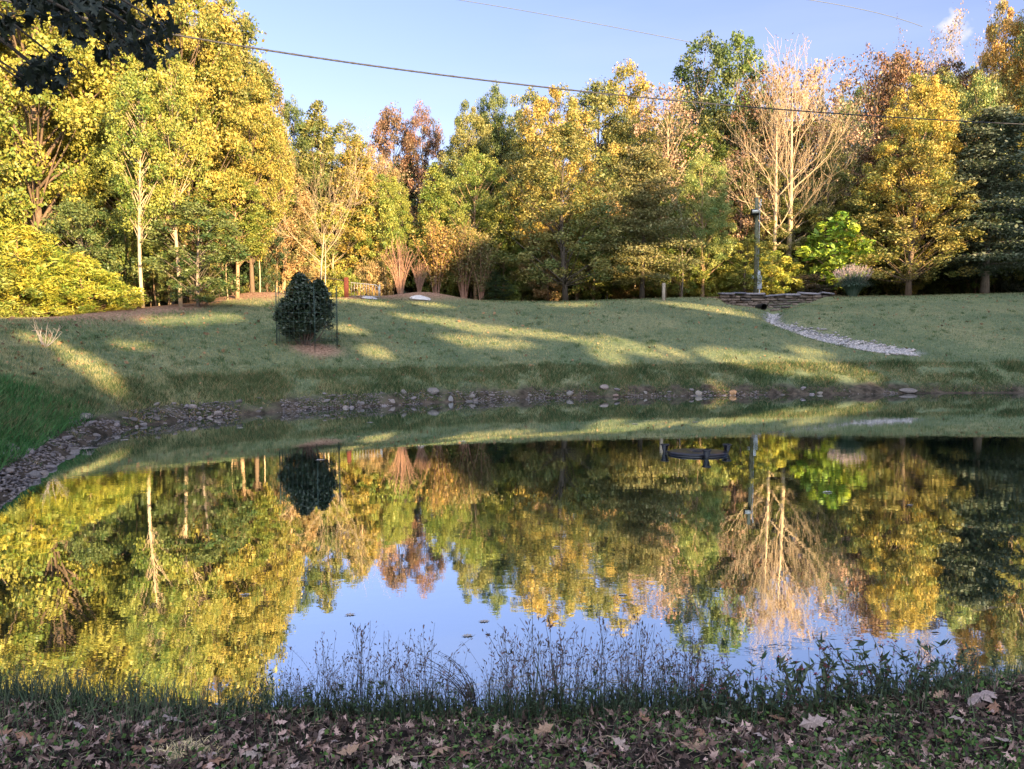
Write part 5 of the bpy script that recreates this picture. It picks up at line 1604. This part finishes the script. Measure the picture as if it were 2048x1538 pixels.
for k, (px, py, wpx, lab) in enumerate(BIG):
    p = G(px, py, 1.8); s_ = wpx / FPX * p[1] * .85
    o = obj('fallen_leaf', LEAFM[k % 6], None, None, [(.33, .26, .245), (.27, .21, .20), (.30, .24, .21), (.26, .17, .12)][k % 4 if 'orange' not in lab else 3], (p[0], p[1], p[2] + .035))
    o.scale = (s_, s_, s_); o.rotation_euler = (rf.uniform(.1, .5), rf.uniform(-.3, .3), rf.uniform(-1.9, -.9) if k % 2 else rf.uniform(.9, 1.9))
    tag(o, lab, 'leaf', 'large fallen leaves on the near bank')
x, y, s = near_pts(150, 2.3, 4.2, rf, .15)
for k in range(len(x)):
    o = obj('fallen_leaf', LEAFM[k % 6], None, None, [(.30, .23, .21), (.24, .17, .15), (.34, .26, .20), (.22, .12, .08)][rf.integers(4)], (x[k], y[k], float(gz(x[k], y[k])) + .03))
    s_ = rf.uniform(.07, .13); o.scale = (s_, s_, s_); o.rotation_euler = (rf.uniform(-.5, .5), rf.uniform(-.5, .5), rf.uniform(0, 6.28))
    tag(o, 'medium brown fallen oak leaf lying in the litter of the near bank', 'leaf', 'medium fallen leaves in the near litter')


def ribbons(x, y, z, hgt, wid, rg, lean=.5, seg=4, droop=.35):
    n = len(x); az = rg.uniform(0, 6.28, n); l = np.abs(rg.normal(0, lean, n)) * hgt
    t_ = np.linspace(0, 1, seg + 1)[None]
    cx_ = x[:, None] + np.cos(az)[:, None] * l[:, None] * t_ ** 1.7; cy_ = y[:, None] + np.sin(az)[:, None] * l[:, None] * t_ ** 1.7
    cz_ = z[:, None] + hgt[:, None] * (t_ - droop * (l / hgt)[:, None] * t_ ** 3)
    w_ = wid[:, None] * (1 - t_ ** 2 * .95) / 2
    az2 = az + rg.normal(1.57, .5, n)
    sx_, sy_ = np.cos(az2)[:, None] * w_, np.sin(az2)[:, None] * w_
    V = np.stack([np.stack([cx_ - sx_, cy_ - sy_, cz_], -1), np.stack([cx_ + sx_, cy_ + sy_, cz_], -1)], 2).reshape(-1, 3)
    k = np.arange(n)[:, None] * 2 * (seg + 1) + 2 * np.arange(seg)[None]
    F = np.stack([k, k + 1, k + 3, k + 2], -1).reshape(-1, 4)
    return V, F, np.repeat(rg.random(n), seg)


# low grass of the near bank, thicker by the water and at both ends
x, y, s = near_pts(60000, 1.9, 5.4, rf, -.06)
pxx = 1024 + x / y * FPX
den = np.clip(1.3 - s / .55, .2, 1) * np.interp(pxx, [-200, 0, 350, 600, 1000, 1500, 1800, 2200], [1, 1, .8, .55, .55, .7, 1, .8])
k = rf.random(len(x)) < den * (fbm(x * 2.2, y * 2.2, 33) + .55)
x, y, s = x[k], y[k], s[k]; pxx = pxx[k]
hg = rf.uniform(.03, .13, len(x)) * np.interp(pxx, [0, 450, 700, 1500, 1800, 2048], [1.9, 1.5, .8, 1, 1.5, 1.3]) * np.clip(1.15 - s * .45, .35, 1.15)
V, F, l = ribbons(x, y, gz(x, y) - .01, hg, rf.uniform(.003, .007, len(x)), rf, .7)
o = obj('near_grass', mesh_np('near_grass', V, F, {'lv': ('FACE', l)}), M_grass, None, (.07, .095, .055))
tag(o, 'tangled dark green grass along the near water edge', 'grass', kind='stuff')
x, y, s = near_pts(34000, 1.9, 4.4, rf, .05)
pxx = 1024 + x / y * FPX
k = rf.random(len(x)) < np.interp(pxx, [0, 700, 1200, 1500, 2048], [.5, .5, .7, 1, 1]) * np.clip(fbm(x * 1.6, y * 1.6, 36) * 2 + .55, 0, 1)
x, y = x[k], y[k]
V, F, l = leaves(np.stack([x, y, gz(x, y) + rf.uniform(.005, .05, len(x))], -1), .021, rf, .6, None, up=-.2)
o = obj('ground_cover', mesh_np('ground_cover', V, F, {'lv': ('FACE', l)}), M_grass, None, (.075, .14, .04))
tag(o, 'small leaved green ground cover on the near bank', 'ground cover', kind='stuff')
x, y, s = near_pts(26000, 3.6, 5.6, rf, -.14, .3)
pxx = 1024 + x / y * FPX
k = (rf.random(len(x)) < np.interp(pxx, [-100, 0, 450, 560, 2100], [.7, .65, .4, .42, .5]) * np.clip(fbm(x * 3, y * 3, 39) * 3 + .55, 0, 1))
x, y, pxx = x[k], y[k], pxx[k]
hg = rf.uniform(.06, .27, len(x)) * np.interp(pxx, [0, 450, 700, 1500, 1800, 2048], [.9, .75, .8, 1, 1, .6])
V, F, l = ribbons(x, y, np.maximum(gz(x, y), -.03) - .01, hg, rf.uniform(.003, .009, len(x)), rf, .6)
o = obj('shore_grass', mesh_np('shore_grass', V, F, {'lv': ('FACE', l)}), M_grass, None, (.045, .062, .045))
tag(o, 'fine dark grass standing right at the near water line', 'grass', kind='stuff')
# straw coloured tuft
p = G(372, 1512, 1.8)
n = 700
x = p[0] + rf.normal(0, .075, n); y = p[1] + rf.normal(0, .06, n)
V, F, l = ribbons(x - p[0], y - p[1], gz(x, y) - p[2], rf.uniform(.01, .05, n), rf.uniform(.003, .008, n), rf, 2.2, 3, .3)
o = obj('straw_tuft', mesh_np('straw_tuft', V, F, {'lv': ('FACE', l)}), M_straw, None, (.50, .40, .23), tuple(p))
tag(o, 'straw yellow tuft of dry grass at the bottom left', 'dry grass')


# tall seeding grasses in front of the water
def seed_grass(seed, n=7, H=.55):
    rg = np.random.default_rng(seed); st = MB(); cents = []; dirs = []; V_ = []; F_ = []; nv = 0
    for k in range(n):
        az = rg.uniform(0, 6.28); l = abs(rg.normal(0, .42)) * H; h_ = H * rg.uniform(.55, 1.05)
        b = rg.normal(0, .025, 3) * (1, 1, 0)
        e = b + (math.cos(az) * l, math.sin(az) * l * .6, h_)
        pth = curve(b, e, (-math.cos(az) * l * .25, 0, h_ * .05), 8)
        st.tube(pth, np.linspace(.0019, .0009, 8), 3, caps=False)
        a = np.array((math.cos(az), math.sin(az), 0))
        for j in range(rg.integers(10, 24)):
            f = rg.uniform(.5, 1); q_ = np.array([np.interp(f, np.linspace(0, 1, 8), pth[:, i]) for i in range(3)])
            br = rg.normal(0, .012 + .03 * (1 - f), 3)
            cents.append(q_ + br); d_ = (pth[-1] - pth[-3]) / np.linalg.norm(pth[-1] - pth[-3]); dirs.append(d_ + br * 15)
    cents = np.array(cents); dirs = np.array(dirs)
    sh, = [crown_mesh('seed_heads', cents, .021, rg, .30, direction=dirs)]
    m_ = 16
    V, F, l_ = ribbons(rg.normal(0, .04, m_), rg.normal(0, .03, m_), np.zeros(m_), rg.uniform(.1, .34, m_) * H / .55, rg.uniform(.004, .008, m_), rg, .5)
    lf = mesh_np('blades', V, F, {'lv': ('FACE', l_)})
    return st.mesh('stems'), sh, lf


SG = [seed_grass(200 + k, 4 + k % 4, .5) for k in range(7)]
EDGE_PX = []


def edge_at(px):
    u_ = (px - 1024) / FPX
    for d_ in np.arange(3.2, 6, .02):
        if pond_sd(np.array([u_ * d_]), np.array([d_]))[0] < 0: return d_
    return 4.3


def place_weed(px, off, h, set_, name, label, cat, group, cols, parts):
    d_ = edge_at(px) - off; x_ = (px - 1024) / FPX * d_
    z_ = float(gz(np.array([x_]), np.array([d_]))[0]) - .01
    r = empty(name, (x_, d_, max(z_, -.05)), rf.uniform(0, 6.28)); r.scale = (h, h, h)
    tag(r, label, cat, group)
    for me, c_, nm in zip(set_, cols, parts):
        obj(nm, me, M_grass, r, c_)
    return r


tops = [(540, .55), (600, 1.0), (660, .7), (720, 1.05), (780, 1.0), (860, .95), (920, .7), (1010, 1.0), (1060, 1.3), (1100, 1.25), (1170, 1.15), (1210, 1.15), (1290, 1.05), (1400, .9), (1500, .7)]
for k, px in enumerate(np.arange(545, 1470, 10)):
    h = np.interp(px, [a for a, b in tops], [b for a, b in tops]) * rf.uniform(.45, 1.0) * 1.08
    place_weed(px + rf.uniform(-10, 10), rf.uniform(-.05, .22), h, SG[rf.integers(7)], 'seed_grass', 'thin seeding grass stalks at the near water edge, dark against the mirrored sky', 'grass plant',
               'seeding grasses at the near water edge', ((.10, .085, .07), (.12, .09, .10), (.055, .085, .05)), ('stems', 'seed_heads', 'blades'))


def smartweed(seed, H=.4):
    rg = np.random.default_rng(seed); st = MB(); cents = []; dirs = []; red = []
    for k in range(rg.integers(4, 7)):
        az = rg.uniform(0, 6.28); l = rg.uniform(.1, .7) * H; h_ = H * rg.uniform(.5, 1)
        pth = curve((0, 0, 0), (math.cos(az) * l, math.sin(az) * l, h_), rg.normal(0, .03, 3), 7)
        st.tube(pth, np.linspace(.0028, .0014, 7), 3, caps=False)
        for j in range(12):
            f = rg.uniform(.2, 1); q_ = np.array([np.interp(f, np.linspace(0, 1, 7), pth[:, i]) for i in range(3)])
            d_ = rg.normal(0, 1, 3) + (0, 0, .7); d_ /= np.linalg.norm(d_)
            cents.append(q_ + d_ * .022); dirs.append(d_)
        for j in range(4): red.append(pth[-1] + rg.normal(0, .008, 3) + (0, 0, .004 * j))
    return st.mesh('stems'), crown_mesh('foliage', np.array(cents), .066, rg, .26, direction=np.array(dirs)), crown_mesh('flower_spikes', np.array(red), .02, rg, .35)


SW = [smartweed(300 + k) for k in range(6)]
for k, px in enumerate(np.arange(1330, 2020, 13)):
    h = np.interp(px, [1330, 1450, 1600, 1800, 1900, 2020], [.5, .8, .95, .95, .75, .5]) * rf.uniform(.5, 1.1)
    place_weed(px + rf.uniform(-8, 8), rf.uniform(-.05, .3), h, SW[rf.integers(6)], 'smartweed', 'lance leaved weed with reddish tips in the right hand tangle at the near water edge', 'weed',
               'leafy weeds at the near water edge, right', ((.09, .05, .045), (.06, .085, .05), (.16, .04, .06)), ('stems', 'foliage', 'flower_spikes'))
# short dense weeds hiding the near water line
for k, px in enumerate(np.arange(430, 1500, 14)):
    place_weed(px + rf.uniform(-8, 8), rf.uniform(-.02, .25), rf.uniform(.3, .6), SW[rf.integers(6)], 'smartweed', 'short leafy weed at the foot of the seeding grasses on the near bank', 'weed',
               'short weeds at the near water edge', ((.06, .06, .045), (.05, .075, .045), (.07, .06, .05)), ('stems', 'foliage', 'flower_spikes'))
# leaning dark clump
d_ = edge_at(945) - .02; x_ = (945 - 1024) / FPX * d_
r = empty('leaning_grass', (x_, d_, .0)); tag(r, 'dark clump of arching dead grass leaning left over the water near the bottom centre', 'grass plant')
mb = MB(); rg = np.random.default_rng(9); cents = []; dirs = []
for k in range(16):
    e = np.array((rg.uniform(-.38, -.1), rg.uniform(-.05, .05), rg.uniform(.12, .36)))
    if k == 0: e = np.array((-.38, .0, .37))
    if k == 1: e = np.array((-.20, .0, .36))
    pt_ = curve((rg.normal(0, .015), 0, -.02), e, (.05, 0, .05), 9); mb.tube(pt_, np.linspace(.0032, .0009, 9), 4, caps=False)
    if k < 3:
        for j in range(14):
            q_ = pt_[rg.integers(4, 9)]; cents.append(q_ + rg.normal(0, .006, 3) + (0, 0, -.006)); dirs.append((-.6, 0, -.6))
mb.build('stems', M_straw, r, False, (.05, .04, .035))
V, F, l = ribbons(rg.normal(-.05, .03, 40), rg.normal(0, .02, 40), np.zeros(40), rg.uniform(.06, .2, 40), rg.uniform(.004, .009, 40), rg, .9)
obj('blades', mesh_np('blades', V, F, {'lv': ('FACE', l)}), M_grass, r, (.03, .035, .025))
obj('seed_heads', crown_mesh('seed_heads', np.array(cents), .02, rg, .3, direction=np.array(dirs)), M_grass, r, (.06, .05, .05))

# floating leaves
for k, (px, py) in enumerate([(935, 1272), (968, 1243), (1113, 1095), (490, 1190), (170, 897), (1270, 848), (1390, 844), (1655, 985), (740, 845), (925, 883), (480, 856), (250, 880), (1245, 1190), (700, 1230), (1820, 1010), (640, 920)]):
    q_ = P(px, py, 5); t_ = EYE / (EYE - q_[2])
    V, F, l = oak_leaves(np.zeros((1, 3)), np.array([.09 if py > 1000 else .16]), np.random.default_rng(k), .12, True, np.array([.6]), np.array([[1.0, .2, 0]]))
    V[:, 2] = np.abs(V[:, 2]) * .5 + .004
    o = obj('floating_leaf', mesh_np('floating_leaf', V, F, {'lv': ('FACE', l)}), M_dry, None, (.30, .28, .28), (q_[0] * t_, q_[1] * t_, 0))
    tag(o, 'small pale fallen leaf floating on the pond', 'leaf', 'leaves floating on the pond')
